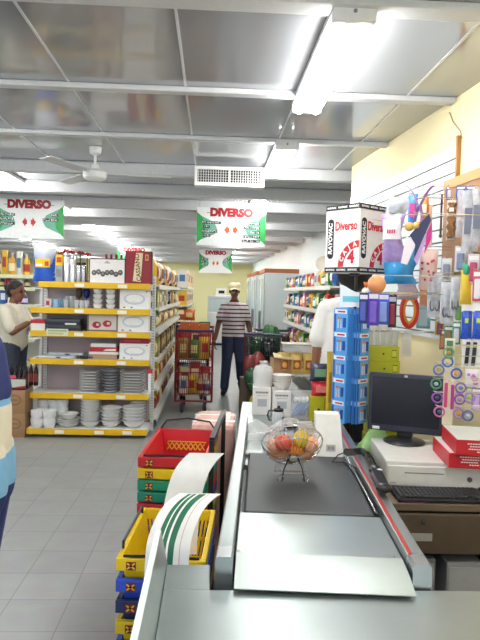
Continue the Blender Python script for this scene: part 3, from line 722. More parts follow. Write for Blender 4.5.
stock_x(-3.3, -2.6, 9.2, CZ[5], ['bottle', 'can'], ['brown', 'white', 'black', 'red'], .09, .08, .13, 'second shelf behind the woman', 'goods on the second far left shelf')
stock_x(-3.3, -2.6, 9.2, CZ[4], ['box', 'bottle'], ['purple', 'white', 'blue', 'teal', 'pink'], .10, .08, .19, 'third shelf behind the woman', 'goods on the third far left shelf')
stock_x(-3.3, -2.6, 9.2, CZ[3], ['box', 'bag'], ['blue', 'white', 'purple', 'red'], .11, .08, .14, 'fourth shelf behind the woman', 'goods on the fourth far left shelf')
stock_x(-3.3, -2.6, 9.2, CZ[2], ['box'], ['red', 'white', 'brown'], .13, .1, .2, 'fifth shelf behind the woman', 'goods on the fifth far left shelf')

# ------------------------------------------------------------------ right hand shelving beyond the side wall
RX = 1.27
t = run_shelf('wall_shelf', 'right hand shelving of colourful goods beyond the slatted wall', RX, RX+.38, 6.6, 10.9, [.12, .55, .85, 1.15, 1.42, 1.70], 1.92)
RZ = [.55, .85, 1.15, 1.42, 1.70]
cols = ['red', 'orange', 'blue', 'green', 'purple', 'teal', 'yellow', 'white', 'black', 'pink']
for i, (z, nm) in enumerate(zip(RZ, ('fifth', 'fourth', 'third', 'second', 'top'))):
    cc = cols[i*3 % 10:]+cols[:i*3 % 10]
    stock(-1, RX+.02, 6.66, 10.85, z, ['bottle', 'box', 'bag'] if i % 2 else ['bag', 'box', 'bottle', 'bottle'], cc, .19, .11, .19, '%s shelf of the right hand shelving' % nm, 'goods on the %s right hand shelf' % nm, face_rz=-PI/2)
# plates and vases shown on top of it
for i, (px, py, Y, r) in enumerate([(308, 262, 8.2, .10), (322, 264, 7.6, .085)]):
    p = at(px, py, Y=Y); 
    m = MB().m(H(['#d9d4c4', '#8a8f6a'][i], .3)).lathe([(0, 0), (r*.5, 0), (r*.55, .004), (r, .018), (r*.98, .021), (r*.5, .009), (0, .008)], 28)
    tag(m.build('display_plate', None, (RX+.20, Y, 1.70+.215+r), rot=(PI/2, 0, -.5)), ['large cream plate leaning high on the right hand shelving', 'smaller olive plate leaning high on the right hand shelving'][i], 'plate')
# ------------------------------------------------------------------ coolers and freezer at the end of the aisle
ICE = H('#dfeaea', .35); DOORG = mat('cooler_glass', hexc('#cfe2e4'), .1, spec=.7, var=.08, scale=3)
def cooler(x, y, w, rz, label):
    t = thing('cooler', label, 'cooler', (x, y, 0), rz, 'white coolers on the right of the aisle')
    MB().m(ICE).box(0, .62, 0, w, .12, 1.98, .01).build('body', t); MB().m(H('#3a3d40')).box(.03, .6, .02, w-.02, 0, .119).build('base', t)
    MB().m(H('#b06a3c')).box(-.02, .62, 0, w, 1.981, 2.06, .004).build('top_sign', t)
    for k in range(2):
        d = MB().m(H('#c3ccd0', .3)).box(-.03, -.002, .02+k*w/2, k*w/2+w/2-.02, .16, 1.95, .006).m(DOORG).box(-.033, -.0301, .07+k*w/2, k*w/2+w/2-.07, .22, 1.88).build('door', t)
        MB().m(H('#6a7074')).box(-.06, -.034, k*w/2+(.04 if k else w/2-.06), k*w/2+(.06 if k else w/2-.04), .85, 1.25, .004).build('handle', d)
cooler(.98, 11.4, 1.3, 0, 'nearer white glass door cooler right of the aisle')
cooler(.94, 12.9, 1.3, 0, 'farther white glass door cooler right of the aisle')
cooler(.90, 14.4, 1.3, 0, 'third white glass door cooler, deepest along the aisle')
t = thing('chest_freezer', 'white freezer counter under the yellow wall at the end of the aisle', 'freezer', (-.12, 18.6, 0))
MB().m(H('#eef0f0', .3)).box(0, .95, 0, .8, .06, 1.0, .02).build('body', t); MB().m(H('#2e3234')).box(.03, .92, .03, .77, 0, .059).build('base', t)
MB().m(DOORG).box(.04, .91, .02, .06, 1.001, 1.42).build('glass_front', t); MB().m(H('#e6e8e8', .3)).box(0, .95, .0, .8, 1.421, 1.50, .01).build('top_shelf', t)
MB().m(H('#e6e8e8', .3)).box(0, .95, .7, .8, 1.001, 1.42).build('back', t)
tag(MB().m(H('#e8e8e4', .3)).box(-.16, .16, -.14, .14, 0, .21, .01).m(BLACK).box(-.08, .10, -.143, -.139, .06, .15).build('scale', None, (.28, 18.95, 1.502)), 'white weighing scale with dark display on the far freezer', 'scale')
# ------------------------------------------------------------------ figures: one continuous body each
def capsule_into(bm, p, q, r0, r1):
    mb = MB.__new__(MB); mb.bm = bm; mb.mats = []; mb.i = 0
    p, q = V(p), V(q); d = q-p; L = max(d.length, 1e-5)
    mb.X = Matrix.Translation(p) @ d.to_track_quat('Z', 'Y').to_matrix().to_4x4()
    n = 5
    pr = [(r0*math.sin(PI/2*k/n), -r0*math.cos(PI/2*k/n)) for k in range(n+1)]+[(r1*math.cos(PI/2*k/n), L+r1*math.sin(PI/2*k/n)) for k in range(n+1)]
    pr[0] = (0, pr[0][1]); pr[-1] = (0, pr[-1][1]); mb.lathe(pr, 14)
class Fig:
    def __init__(s): s.p = []
    def cap(s, p, q, r0, r1, m): s.p.append(('c', V(p), V(q), r0, r1, m))
    def ell(s, c, r, m, rz=0.0): s.p.append(('e', V(c), r, rz, None, m))
    def limb(s, pts, rs, m):
        for a, b, r0, r1 in zip(pts, pts[1:], rs, rs[1:]): s.cap(a, b, r0, r1, m)
    def hand(s, w, d, palm, m, side=1, curl=.5, sc=1.0):
        """w wrist, d direction of the fingers, palm = direction the palm faces, side: thumb side sign"""
        w, d, n = V(w), V(d).normalized(), V(palm).normalized(); n = (n-d*n.dot(d)).normalized(); l = d.cross(n)*side
        k0 = w+d*.085*sc
        for o in (-.028, -.009, .010, .029): s.cap(w+d*.02*sc+l*o*.7*sc, k0+l*o*sc, .014*sc, .0125*sc, m)
        for o, ln in ((-.031, .060), (-.0105, .074), (.0105, .080), (.031, .072)):
            a = k0+l*o*1.06*sc; c1 = curl*.5; b = a+(d*math.cos(c1)+n*math.sin(c1))*ln*.5*sc
            c = b+(d*math.cos(curl*1.5)+n*math.sin(curl*1.5))*ln*.5*sc
            s.cap(a, b, .0088*sc, .0082*sc, m); s.cap(b, c, .0082*sc, .007*sc, m)
        a = w+d*.025*sc+l*.026*sc; b = a+(d*.6+l*.75+n*.25).normalized()*.042*sc; c = b+(d*.95+l*.2+n*.3).normalized()*.032*sc
        s.cap(a, b, .013*sc, .0105*sc, m); s.cap(b, c, .0105*sc, .0085*sc, m)
    def head(s, c, m, hair=None, yaw=0.0, tilt=0.0, eye=None, lip=None, sc=1.0, bun=False, crop=True):
        """c = centre of the skull; yaw 0 faces -Y"""
        R = Matrix.Rotation(yaw, 3, 'Z') @ Matrix.Rotation(tilt, 3, 'X'); c = V(c)
        L = lambda x, y, z: c+R @ V((x, y, z))*sc
        e = lambda p, r, mm: s.ell(L(*p), tuple(k*sc for k in r), mm, yaw)
        e((0, .012, .025), (.076, .092, .088), m); e((0, -.022, -.045), (.060, .066, .072), m); e((0, -.055, -.088), (.030, .030, .024), m)
        s.cap(L(0, -.084, .012), L(0, -.108, -.026), .009*sc, .014*sc, m)
        for x in (-1, 1):
            e((x*.077, .010, -.010), (.010, .022, .032), m); e((x*.031, -.076, .010), (.017, .012, .010), eye or m); e((x*.032, -.081, .030), (.022, .009, .005), hair or m)
        e((0, -.083, -.058), (.023, .010, .007), lip or m)
        if hair:
            e((0, .026, .042), (.084, .092, .084), hair); e((0, .06, -.01), (.074, .058, .075), hair)
            if bun: e((0, .125, .02), (.042, .038, .042), hair)
    def build(s, name, parent, mats, vox=.007, smooth=2, rule=None):
        bm = bmesh.new()
        for q in s.p:
            if q[0] == 'c': capsule_into(bm, q[1], q[2], q[3], q[4])
            else:
                mb = MB.__new__(MB); mb.bm = bm; mb.mats = []; mb.i = 0
                mb.X = Matrix.Translation(q[1]) @ Matrix.Rotation(q[3], 4, 'Z'); mb.sphere((0, 0, 0), q[2], 18, 12)
        bmesh.ops.recalc_face_normals(bm, faces=bm.faces)
        me = bpy.data.meshes.new('t'); bm.to_mesh(me); bm.free()
        o = bpy.data.objects.new('t', me); COL.objects.link(o)
        r = o.modifiers.new('r', 'REMESH'); r.mode = 'VOXEL'; r.voxel_size = vox
        sm = o.modifiers.new('s', 'SMOOTH'); sm.iterations = smooth; sm.factor = .5
        out = bpy.data.meshes.new_from_object(o.evaluated_get(bpy.context.evaluated_depsgraph_get()))
        bpy.data.objects.remove(o); bpy.data.meshes.remove(me)
        keys = list(mats); out.materials.clear()
        for k in keys: out.materials.append(mats[k])
        idx = []
        pr = [(q, Matrix.Rotation(-q[3], 3, 'Z') if q[0] == 'e' else None) for q in s.p]
        for f in out.polygons:
            x = f.center; best, bk = 1e9, 0
            for q, Rm in pr:
                if q[0] == 'c':
                    ab = q[2]-q[1]; l2 = ab.length_squared; t_ = max(0, min(1, (x-q[1]).dot(ab)/l2)) if l2 else 0
                    d = (x-(q[1]+ab*t_)).length-(q[3]+(q[4]-q[3])*t_)
                else:
                    if (x-q[1]).length > max(q[2])+.05: continue
                    v = Rm @ (x-q[1]); k = math.sqrt((v.x/q[2][0])**2+(v.y/q[2][1])**2+(v.z/q[2][2])**2); d = (k-1)*min(q[2])
                if d < best: best, bk = d, keys.index(q[5])
            if rule:
                kk = rule(x, keys[bk]); bk = keys.index(kk)
            idx.append(bk)
        out.polygons.foreach_set('material_index', idx); out.polygons.foreach_set('use_smooth', [True]*len(idx))
        return put(name, out, parent)
SKIN = mat('skin_brown', hexc('#7a4f3a'), .5, var=.05); SKIND = mat('skin_dark', hexc('#6a4736'), .5, var=.05); SKINT = mat('skin_tan', hexc('#8e6248'), .5, var=.05)
HAIR = mat('black_hair', hexc('#100d0b'), .6, var=.2, scale=120); EYE = H('#1c1412', .2); LIP = H('#7a4038', .5)
JEAN = mat('denim', hexc('#2e3c58'), .9, var=.15, scale=60); SHOE = H('#1c1c20', .5)
# ---- the walking man
pm = at(232, 394, Z=0)
MANX, MANY = pm.x, pm.y
t = thing('person', 'man in cream cap, striped polo shirt and jeans walking along the aisle', 'person', (MANX, MANY, 0), 0)
POLO = stripe_mat('striped_polo', [(0, hexc('#d4ced2')), (.30, hexc('#5e1c2a')), (.48, hexc('#d4ced2')), (.78, hexc('#2c2844')), (.94, hexc('#d4ced2'))], .125, .02)
f = Fig()
f.limb([(-.02, 0, 1.02), (-.01, 0, 1.2), (0, 0, 1.36)], [.135, .14, .12], 'polo')
for sg in (-1, 1):
    f.limb([(sg*.075, 0, .98), (sg*.085, .0, 1.15), (sg*.105, .0, 1.34)], [.10, .098, .088], 'polo')
    f.cap((0, .01, 1.42), (sg*.145, .01, 1.375), .055, .06, 'polo')
f.cap((0, .0, 1.40), (0, -.005, 1.5), .055, .054, 'skin'); f.ell((0, -.01, 1.445), (.075, .07, .022), 'polo')
f.limb([(-.155, 0, 1.37), (-.21, .01, 1.21)], [.068, .072], 'polo'); f.limb([(-.21, .01, 1.21), (-.242, .015, 1.10), (-.285, -.03, .87)], [.047, .042, .03], 'skin')
f.hand((-.288, -.035, .85), (-.05, -.08, -1), (1, -.1, 0), 'skin', 1, .55)
f.limb([(.155, 0, 1.37), (.205, .02, 1.21)], [.068, .072], 'polo'); f.limb([(.205, .02, 1.21), (.235, .03, 1.10), (.285, -.05, .87)], [.047, .042, .03], 'skin')
f.hand((.29, -.058, .85), (.1, -.12, -1), (-1, -.1, 0), 'skin', -1, .7)
f.limb([(-.07, 0, .99), (-.10, -.04, .52), (-.125, -.03, .12)], [.118, .08, .068], 'jean'); f.limb([(.07, 0, .99), (.115, -.07, .54), (.14, .16, .24)], [.118, .082, .066], 'jean')
f.cap((-.06, .0, .99), (.06, 0, .99), .125, .125, 'jean')
f.limb([(-.125, .01, .06), (-.14, -.11, .042), (-.15, -.20, .037)], [.055, .045, .036], 'shoe')
f.limb([(.14, .17, .15), (.155, .08, .075), (.165, -.02, .05)], [.052, .045, .036], 'shoe')
f.head((0, -.015, 1.625), 'skin', 'hair', yaw=.0, tilt=.08, eye='eye', lip='lip')
f.build('body', t, {'polo': POLO, 'skin': SKIND, 'jean': JEAN, 'shoe': SHOE, 'hair': HAIR, 'eye': EYE, 'lip': LIP}, .0075, rule=lambda x, k: ('polo' if x.z > .905 else 'jean') if k in ('polo', 'jean') and abs(x.x) < .215 else k)
c = MB().m(H('#cfc7a8', .8)); c.X = Matrix.Translation((0, .0, 1.668)); c.lathe([(.104, -.005), (.105, .02), (.095, .06), (.065, .088), (0, .098)], 24); c.lathe([(.1, -.006), (.10, .02), (.09, .055), (0, .09)], 24)
cap = c.build('cap', t)
m = MB().m(H('#c2b894', .8)); m.sheet(lambda u, v: ((u-.5)*.17*(1-.25*v*v), -.085-v*.085*(1-(2*u-1)**2*.35), 1.672-.022*v-.02*(2*u-1)**2), 8, 4, .005); m.build('peak', cap)
MB().m(H('#6a1c28', .8)).lathe([(.072, 0), (.078, .0), (.066, .03), (.06, .032)], 20, (0, -.008, 1.452)).build('collar', t)

# ---- the shopper at the left shelves, seen from her right side
t = thing('person', 'woman in cream blouse with black tied hair, reaching to the left shelves', 'person', (-2.27, 7.2, -.0), 0)
f = Fig(); BLO = H('#dcd6c2', .85); SKT = H('#3a4250', .85)
YW = PI/2-.25      # faces +X, a little to the camera
def wl(x, y, z): 
    v = Matrix.Rotation(YW, 3, 'Z') @ V((x, y, z)); return v
f.limb([wl(0, 0, .98), wl(0, .01, 1.14), wl(0, .02, 1.30)], [.15, .145, .13], 'blouse')
for sg in (-1, 1):
    f.limb([wl(sg*.06, 0, .96), wl(sg*.07, 0, 1.13), wl(sg*.09, .01, 1.29)], [.135, .125, .105], 'blouse'); f.cap(wl(0, .02, 1.36), wl(sg*.15, .01, 1.34), .06, .062, 'blouse')
    f.limb([wl(sg*.075, 0, .93), wl(sg*.085, 0, .50), wl(sg*.09, .01, .10)], [.13, .09, .06], 'skirt'); f.limb([wl(sg*.09, .03, .05), wl(sg*.095, -.14, .035)], [.045, .034], 'shoe')
f.ell(wl(0, -.07, 1.22), (.11, .07, .10), 'blouse')
f.cap(wl(0, .01, 1.36), wl(0, -.015, 1.47), .055, .05, 'skin')
f.limb([wl(-.17, .0, 1.33), wl(-.19, -.08, 1.15)], [.07, .072], 'blouse'); f.limb([wl(-.19, -.08, 1.15), wl(-.19, -.11, 1.10), wl(-.15, -.27, 1.20)], [.05, .043, .03], 'skin')
f.hand(wl(-.148, -.285, 1.208), wl(.1, -1, .35), wl(0, -.3, -1), 'skin', 1, .5)
f.limb([wl(.17, .0, 1.33), wl(.19, -.10, 1.16)], [.07, .072], 'blouse'); f.limb([wl(.19, -.10, 1.16), wl(.19, -.12, 1.12), wl(.13, -.28, 1.20)], [.05, .043, .03], 'skin')
f.hand(wl(.125, -.295, 1.207), wl(-.1, -1, .3), wl(0, -.3, -1), 'skin', -1, .5)
f.head(wl(0, -.045, 1.55), 'skin', 'hair', yaw=YW, tilt=.2, eye='eye', lip='lip', bun=True)
f.build('body', t, {'blouse': BLO, 'skin': SKIN, 'skirt': SKT, 'shoe': SHOE, 'hair': HAIR, 'eye': EYE, 'lip': LIP}, .008)

# ---- the customer cut off by the left edge
t = thing('person', 'person in navy, white and pale blue jersey and blue jeans at the left edge', 'person', (-.885, 2.28, 0), 0)
NAVY = H('#2a3468', .9); CRM = H('#e2dcc6', .9); SKY = H('#7fb6dc', .9); JN2 = H('#2c3a72', .9)
f = Fig(); YW = -PI/2+.12
f.limb([wl(0, 0, .90), wl(0, .01, .97)], [.155, .15], 'sky'); f.limb([wl(0, .01, 1.03), wl(0, .01, 1.15)], [.15, .15], 'cream'); f.limb([wl(0, .01, 1.22), wl(0, .01, 1.34)], [.15, .13], 'navy')
for sg in (-1, 1):
    f.limb([wl(sg*.075, .02, .88), wl(sg*.075, .02, .97)], [.145, .14], 'sky'); f.limb([wl(sg*.075, .01, 1.03), wl(sg*.08, .0, 1.14)], [.135, .13], 'cream'); f.limb([wl(sg*.085, .0, 1.21), wl(sg*.11, .0, 1.33)], [.13, .10], 'navy')
    f.cap(wl(0, .01, 1.39), wl(sg*.17, .01, 1.375), .065, .066, 'navy')
    f.limb([wl(sg*.185, .0, 1.37), wl(sg*.235, .0, 1.215)], [.07, .076], 'navy'); f.limb([wl(sg*.235, .0, 1.20), wl(sg*.237, .0, 1.185)], [.076, .075], 'sky')
    f.limb([wl(sg*.237, .0, 1.20), wl(sg*.25, .0, 1.08), wl(sg*.25, -.14, .86)], [.05, .044, .03], 'skin'); f.hand(wl(sg*.25, -.15, .845), wl(0, -.4, -1), wl(-sg, 0, 0), 'skin', -sg, .5)
    f.limb([wl(sg*.08, .02, .88), wl(sg*.09, .0, .48), wl(sg*.095, .03, .09)], [.135, .085, .062], 'jean'); f.limb([wl(sg*.095, .05, .05), wl(sg*.105, -.15, .035)], [.05, .036], 'shoe')
    f.ell(wl(sg*.07, .08, .86), (.09, .08, .10), 'jean', YW)
f.cap(wl(0, .0, 1.39), wl(0, -.01, 1.5), .057, .055, 'skin'); f.head(wl(0, -.02, 1.61), 'skin', 'hair', yaw=YW, eye='eye', lip='lip')
f.build('body', t, {'navy': NAVY, 'cream': CRM, 'sky': SKY, 'skin': SKIND, 'jean': JN2, 'shoe': SHOE, 'hair': HAIR, 'eye': EYE, 'lip': LIP}, .008, rule=lambda x, k: k if k not in ('navy', 'cream', 'sky', 'jean') else 'navy' if x.z > 1.195 else 'sky' if x.z > 1.172 else 'cream' if x.z > .995 else 'sky' if x.z > .86 else 'jean')

# ---- the helper behind the battery stand, seen from behind
pb = at(353, 280, Y=4.05)
t = thing('person', 'black haired person in white shirt standing behind the blue battery stand', 'person', (.935, 4.07, 0), PI-.05); t.scale = (1.03, 1.03, 1.035)
f = Fig(); TEE = H('#f0efea', .85); PANT = H('#2a2c34', .9)
f.limb([(0, 0, 1.02), (0, 0, 1.22), (0, .0, 1.42)], [.14, .145, .12], 'tee')
for sg in (-1, 1):
    f.limb([(sg*.07, 0, .99), (sg*.08, 0, 1.2), (sg*.10, 0, 1.40)], [.125, .12, .10], 'tee'); f.cap((0, .01, 1.49), (sg*.15, .01, 1.455), .065, .066, 'tee')
    f.limb([(sg*.16, 0, 1.45), (sg*.20, -.01, 1.27)], [.07, .075], 'tee'); f.limb([(sg*.20, -.01, 1.27), (sg*.21, -.01, 1.18), (sg*.215, -.07, 1.0)], [.05, .043, .03], 'skin'); f.hand((sg*.213, -.078, .985), (-sg*.05, -.3, -1), (-sg, 0, 0), 'skin', -sg, .5)
    f.limb([(sg*.075, 0, .97), (sg*.085, -.01, .52), (sg*.09, .02, .10)], [.125, .085, .06], 'pant'); f.limb([(sg*.09, .04, .05), (sg*.1, -.15, .035)], [.05, .036], 'shoe')
f.cap((0, .01, 1.49), (0, -.005, 1.60), .058, .055, 'skin'); f.head((0, -.01, 1.715), 'skin', 'hair', eye='eye', lip='lip', sc=1.0)
f.ell((0, .03, 1.70), (.115, .105, .125), 'hair')
f.build('body', t, {'tee': TEE, 'skin': SKINT, 'pant': PANT, 'shoe': SHOE, 'hair': HAIR, 'eye': EYE, 'lip': LIP}, .008, rule=lambda x, k: ('tee' if x.z > .94 else 'pant') if k in ('tee', 'pant') and abs(x.x) < .2 else k)
# ------------------------------------------------------------------ the checkout counter (its own axis leans a little to the right)
CA = -math.atan(.08); CO = (.306, 1.55)
def cloc(u, v): 
    c, s = math.cos(CA), math.sin(CA); return (CO[0]+u*c-v*s, CO[1]+u*s+v*c)
t = thing('checkout_counter', 'steel checkout counter with dark belt running away from the camera', 'checkout counter', (CO[0], CO[1], 0), CA)
MB().m(H('#8c9296', .45)).box(-.28, .28, .18, 1.95, .02, .775).box(-.28, .13, 1.95, 2.92, .02, .775).build('body', t)
MB().m(STEEL).box(-.238, .238, 1.28, 1.96, .776, .80, .003).box(-.30, .15, 1.9605, 2.95, .776, .80, .003).build('bagging_top', t)
MB().m(RUBBER).box(-.222, .222, .50, 1.27, .835, .862, .008).build('belt', t)
m = MB().m(STEEL).box(-.236, .236, .135, .485, .776, .862, .003); m.m(H('#5a6062')).box(-.236, .236, .486, .499, .776, .850); m.build('belt_plate', t)
m = MB().m(SHEET); m.sheet(lambda u, v: (-.232+.464*u, .150-.165*v, .866-.003*v-.022*v*v), 2, 6, .003); m.build('entry_plate', t)
for u in (-.228, .215): MB().m(CHROME).cyl((u, .17, .8625), (u, .17, .865), .004).build('screw', t)
MB().m(CHROME).cyl((.226, .51, .868), (.226, 1.26, .868), .004).build('edge_rod', t)
def rail(name, u0, u1, red=None):
    r = MB().m(STEEL).box(u0, u1, .10, 1.95, .776, .89, .005).build(name, t)
    e = MB().m(mat('cap_steel', hexc('#c4cbcd'), .25, .9, var=.05)); 
    e.X = Matrix.Translation(((u0+u1)/2, .099, .776)); e.prism([((u0-u1)/2*1.04, 0), ((u1-u0)/2*1.04, 0), ((u1-u0)/2*1.04, .108), ((u1-u0)/2*.8, .117), ((u0-u1)/2*.8, .117), ((u0-u1)/2*1.04, .108)], -.045, .03)
    e.build('end_cap', r)
    return r
rl = rail('left_guide_rail', -.285, -.240)
m = MB().m(H('#5a5f62', .3, metal=.8))
for k in range(7): m.X = Matrix.Translation((-.2395, .16+k*.26, .876)) @ Matrix.Rotation(PI/2, 4, 'Y'); m.lathe([(.0, .003), (.005, .002), (.006, 0)], 8)
m.build('bolts', rl)
rr = rail('right_guide_rail', .24, .288)
MB().m(H('#b23430', .3)).box(.243, .253, .12, 1.9, .8905, .894).build('red_strip', rr)
p = at(252, 443, Y=3.0)
tag(MB().m(H('#e8ebea', .3)).cyl((-.03, 0, 0), (.05, 0, 0), .013, seg=14).m(H('#b9bdbd')).cyl((.05, 0, 0), (.066, 0, 0), .016, seg=14).build('roller_end', None, (p.x, 3.0, .8135)), 'small white roller lying at the far left end of the belt', 'roller')

# ------------------------------------------------------------------ steel table in the foreground
t = thing('steel_table', 'wide brushed steel table top filling the foreground', 'table', (0, 0, 0))
MB().m(STEEL).box(-.108, 1.30, .35, 1.572, .795, .83, .004).box(-.108, .012, 1.5725, 1.72, .795, .83, .003).build('top', t)
m = MB().m(STEEL); m.prism([(-.142, .78), (-.109, .78), (-.109, .83), (-.128, .925), (-.142, .93)], .35, 1.73); m.build('side_guard', t)
MB().m(H('#7c8286', .5)).box(-.09, 1.3, .42, 1.44, .02, .794).build('body', t)

# ------------------------------------------------------------------ wooden cash desk on the right
WOOD = mat('brown_wood', hexc('#574a3d'), .45, var=.14, scale=9); WOODT = mat('desk_top_wood', hexc('#6e5e50'), .4, var=.1, scale=9)
t = thing('cash_desk', 'brown wooden cash desk with locked drawer beside the belt', 'desk', (.715, 2.435, 0), -.03)
MB().m(WOODT).box(0, .54, 0, 1.005, .735, .765, .003).build('top', t)
MB().m(WOOD).box(.0, .02, .02, .98, .0, .734).build('side_panel', t); MB().m(WOOD).box(.515, .535, .02, .98, 0, .734).build('side_panel', t)
MB().m(WOOD).box(.021, .514, .955, .975, .0, .734).build('rear_panel', t)
d = MB().m(WOOD).box(.0, .54, -.012, .008, .565, .728, .004).build('drawer', t)
MB().m(CHROME).cyl((.155, -.024, .70), (.155, -.013, .70), .009).build('lock', d); MB().m(H('#a9a6a0', .4)).box(.11, .195, -.014, -.0125, .618, .65).build('label_plate', d)
gm = MB().m(H('#9a9da4', .5)).box(0, .15, 0, .3, 0, .52, .006).m(H('#b5b8be', .5)).box(.01, .14, -.003, .0, .03, .50).mesh('gray_box')
for i, (x, y) in enumerate([(.80, 2.47), (.985, 2.44)]):
    tag(put('gray_case', gm, None, (x, y, .001)), ['grey case standing under the cash desk, beside the belt rail', 'grey case standing under the cash desk, at the far right'][i], 'case', 'grey cases under the desk')

# keyboard
t = thing('keyboard', 'black computer keyboard at the front edge of the cash desk', 'keyboard', (.775, 2.442, .7665), -.035)
MB().m(H('#1d1d22', .4)).box(0, .445, 0, .155, 0, .016, .005).build('base', t)
km = MB().m(H('#2b2b31', .45))
for r_ in range(6):
    n_ = 21 if r_ else 17; x = .012
    while x < .43:
        wk = .0185 if not (r_ == 0 and .09 < x < .2) else .115
        if x+wk > .436: break
        if not (.292 < x < .302 or .362 < x < .372): km.box(x, x+wk-.0035, .012+r_*.0235, .031+r_*.0235, .0165, .0235, .0018)
        x += wk
km = km.build('keys', t)
km['kind'] = 'stuff'
MB().m(H('#5a2a4a', .4)).box(.02, .12, -.0006, .004, .0, .006).build('front_label', t)
c = [(.40, .16, .008), (.36, .20, .006), (.2, .185, .006), (.05, .19, .006), (.0, .193, .006), (-.03, .20, .006)]
MB().m(BLACK).tube([(x, y, z) for x, y, z in c], .0028, 6).build('cord', t)

# cash drawer (white), monitor, red boxes
t = thing('cash_register_base', 'white metal cash drawer unit on the desk under the monitor', 'cash drawer', (.782, 2.66, .7665), -.10)
W2 = H('#dcdcd8', .45)
MB().m(W2).box(0, .46, 0, .44, 0, .112, .005).build('case', t)
f_ = MB().m(H('#e4e4e0', .42)).box(.006, .454, -.008, -.0005, .006, .094, .003).build('drawer_front', t)
MB().m(H('#77797a')).box(.08, .25, -.0095, -.008, .062, .066).build('slot', f_); MB().m(H('#8e9092', .25, metal=.8)).cyl((.36, -.013, .045), (.36, -.008, .045), .011).build('lock', f_)
MB().m(H('#b4b6b6')).box(.018, .045, -.0092, -.008, .015, .021).build('badge', f_)
DZ = .7665+.1125
p = at(404, 442, Z=DZ)
t = thing('monitor', 'black flat computer monitor standing on the white cash drawer', 'monitor', (p.x, p.y, DZ), -.42)
MB().m(DKPLAS).lathe([(0, 0), (.098, 0), (.103, .005), (.095, .012), (.05, .02), (0, .022)], 32).build('base', t)
MB().m(DKPLAS).box(-.038, .038, .012, .042, .018, .10, .008).build('stand', t)
mw, mh = .362, .290
sc = MB().m(H('#2b2f40', .3)); z0 = .048
sc.box(-mw/2, mw/2, -.012, .028, z0, z0+mh, .008); sc.box(-.12, .12, .0281, .055, z0+.05, z0+.24, .01); sc = sc.build('frame', t)
MB().m(H('#20222c', .22)).box(-mw/2+.018, mw/2-.018, -.0135, -.0121, z0+.034, z0+mh-.018).build('screen', sc)
MB().m(H('#c9ccd0', .3)).box(-.008, .008, -.0138, -.0121, z0+mh-.014, z0+mh-.004).build('badge', sc)
MB().m(WHITE).box(-.156, -.121, -.0138, -.0121, z0+.008, z0+.022).build('sticker', sc)
RBX = H('#c0222c', .4)
for i, (px, py, zz, w_, d_, lab, rz) in enumerate([(448.5, 468, DZ, .27, .30, 'red box with white lettering, lower of two on the cash drawer', -.13), (456, 455, DZ+.0665, .255, .29, 'red box with white top, upper of two on the cash drawer', -.16)]):
    p = at(px, py, Z=zz+.0005)
    t = thing('paper_box', label=lab, cat='box', loc=(p.x, p.y, zz+.0008), rz=rz, group='red boxes on the cash drawer')
    MB().m(RBX).box(0, w_, 0, d_, 0, .064, .002).build('carton', t)
    MB().m(H('#dfe4e2', .4)).box(.004, w_-.004, .004, d_-.004, .0642, .0652).build('top_label', t)
    l = MB().m(H('#f6eeee'))
    for k, (a, b) in enumerate([(.045, .12), (.055, .125), (.05, .115), (.085, .12)]):
        q = a
        while q < b: l.box(q, q+.008, -.0012, 0, .047-k*.011, .0515-k*.011); q += .0105
    l.m(H('#f0e8d8')).box(.155, .20, -.0012, 0, .012, .035).m(H('#c9a23a')).box(.16, .18, -.0018, -.001, .014, .024)
    l.build('lettering', t)
p = at(444, 462, Z=DZ)
# green bag, small things behind the belt rail
p = at(382, 445, Z=.768)
t = thing('plastic_bag', 'crumpled light green plastic bag beside the monitor foot', 'plastic bag', (.875, 3.195, .7665))
m = MB().m(mat('green_plastic', hexc('#a5d68a'), .3, var=.1, alpha=.92))
r = random.Random(3)
m.sheet(lambda u, v: (-.115+.23*u, -.05+.1*v, .012+.125*math.sin(PI*u)*math.sin(PI*v)+.018*math.sin(9*u+5*v)*math.sin(PI*v)*math.sin(PI*u)*1.6), 18, 14, .002)
m.build('bag', t)
MB().m(H('#8cc476', .3)).tube([(.08, -.02, .02), (.10, -.05, .03), (.12, -.06, .02), (.11, -.02, .015)], .012, 8).build('handle_loop', t)
p = at(364, 432, Y=3.38)
tag(MB().m(H('#1f8a5a', .4)).prism([(-.035, 0), (.04, 0), (.025, .035), (0, .055), (-.025, .045)], 0, .05).m(H('#c4e03a')).box(-.008, .006, -.002, 0, .018, .034).build('tape_dispenser', None, (.735, 3.30, .7665)), 'small dark green dispenser below the battery stand', 'dispenser')
tag(MB().m(H('#3a5a9a', .3)).lathe([(0, 0), (.022, 0), (.022, .04), (.012, .05), (0, .05)], 14).m(WHITE).lathe([(.0225, .01), (.0228, .02), (.0225, .03)], 14).build('tape_roll', None, (1.10, 3.20, .7668)), 'small blue and white roll behind the monitor foot', 'roll')
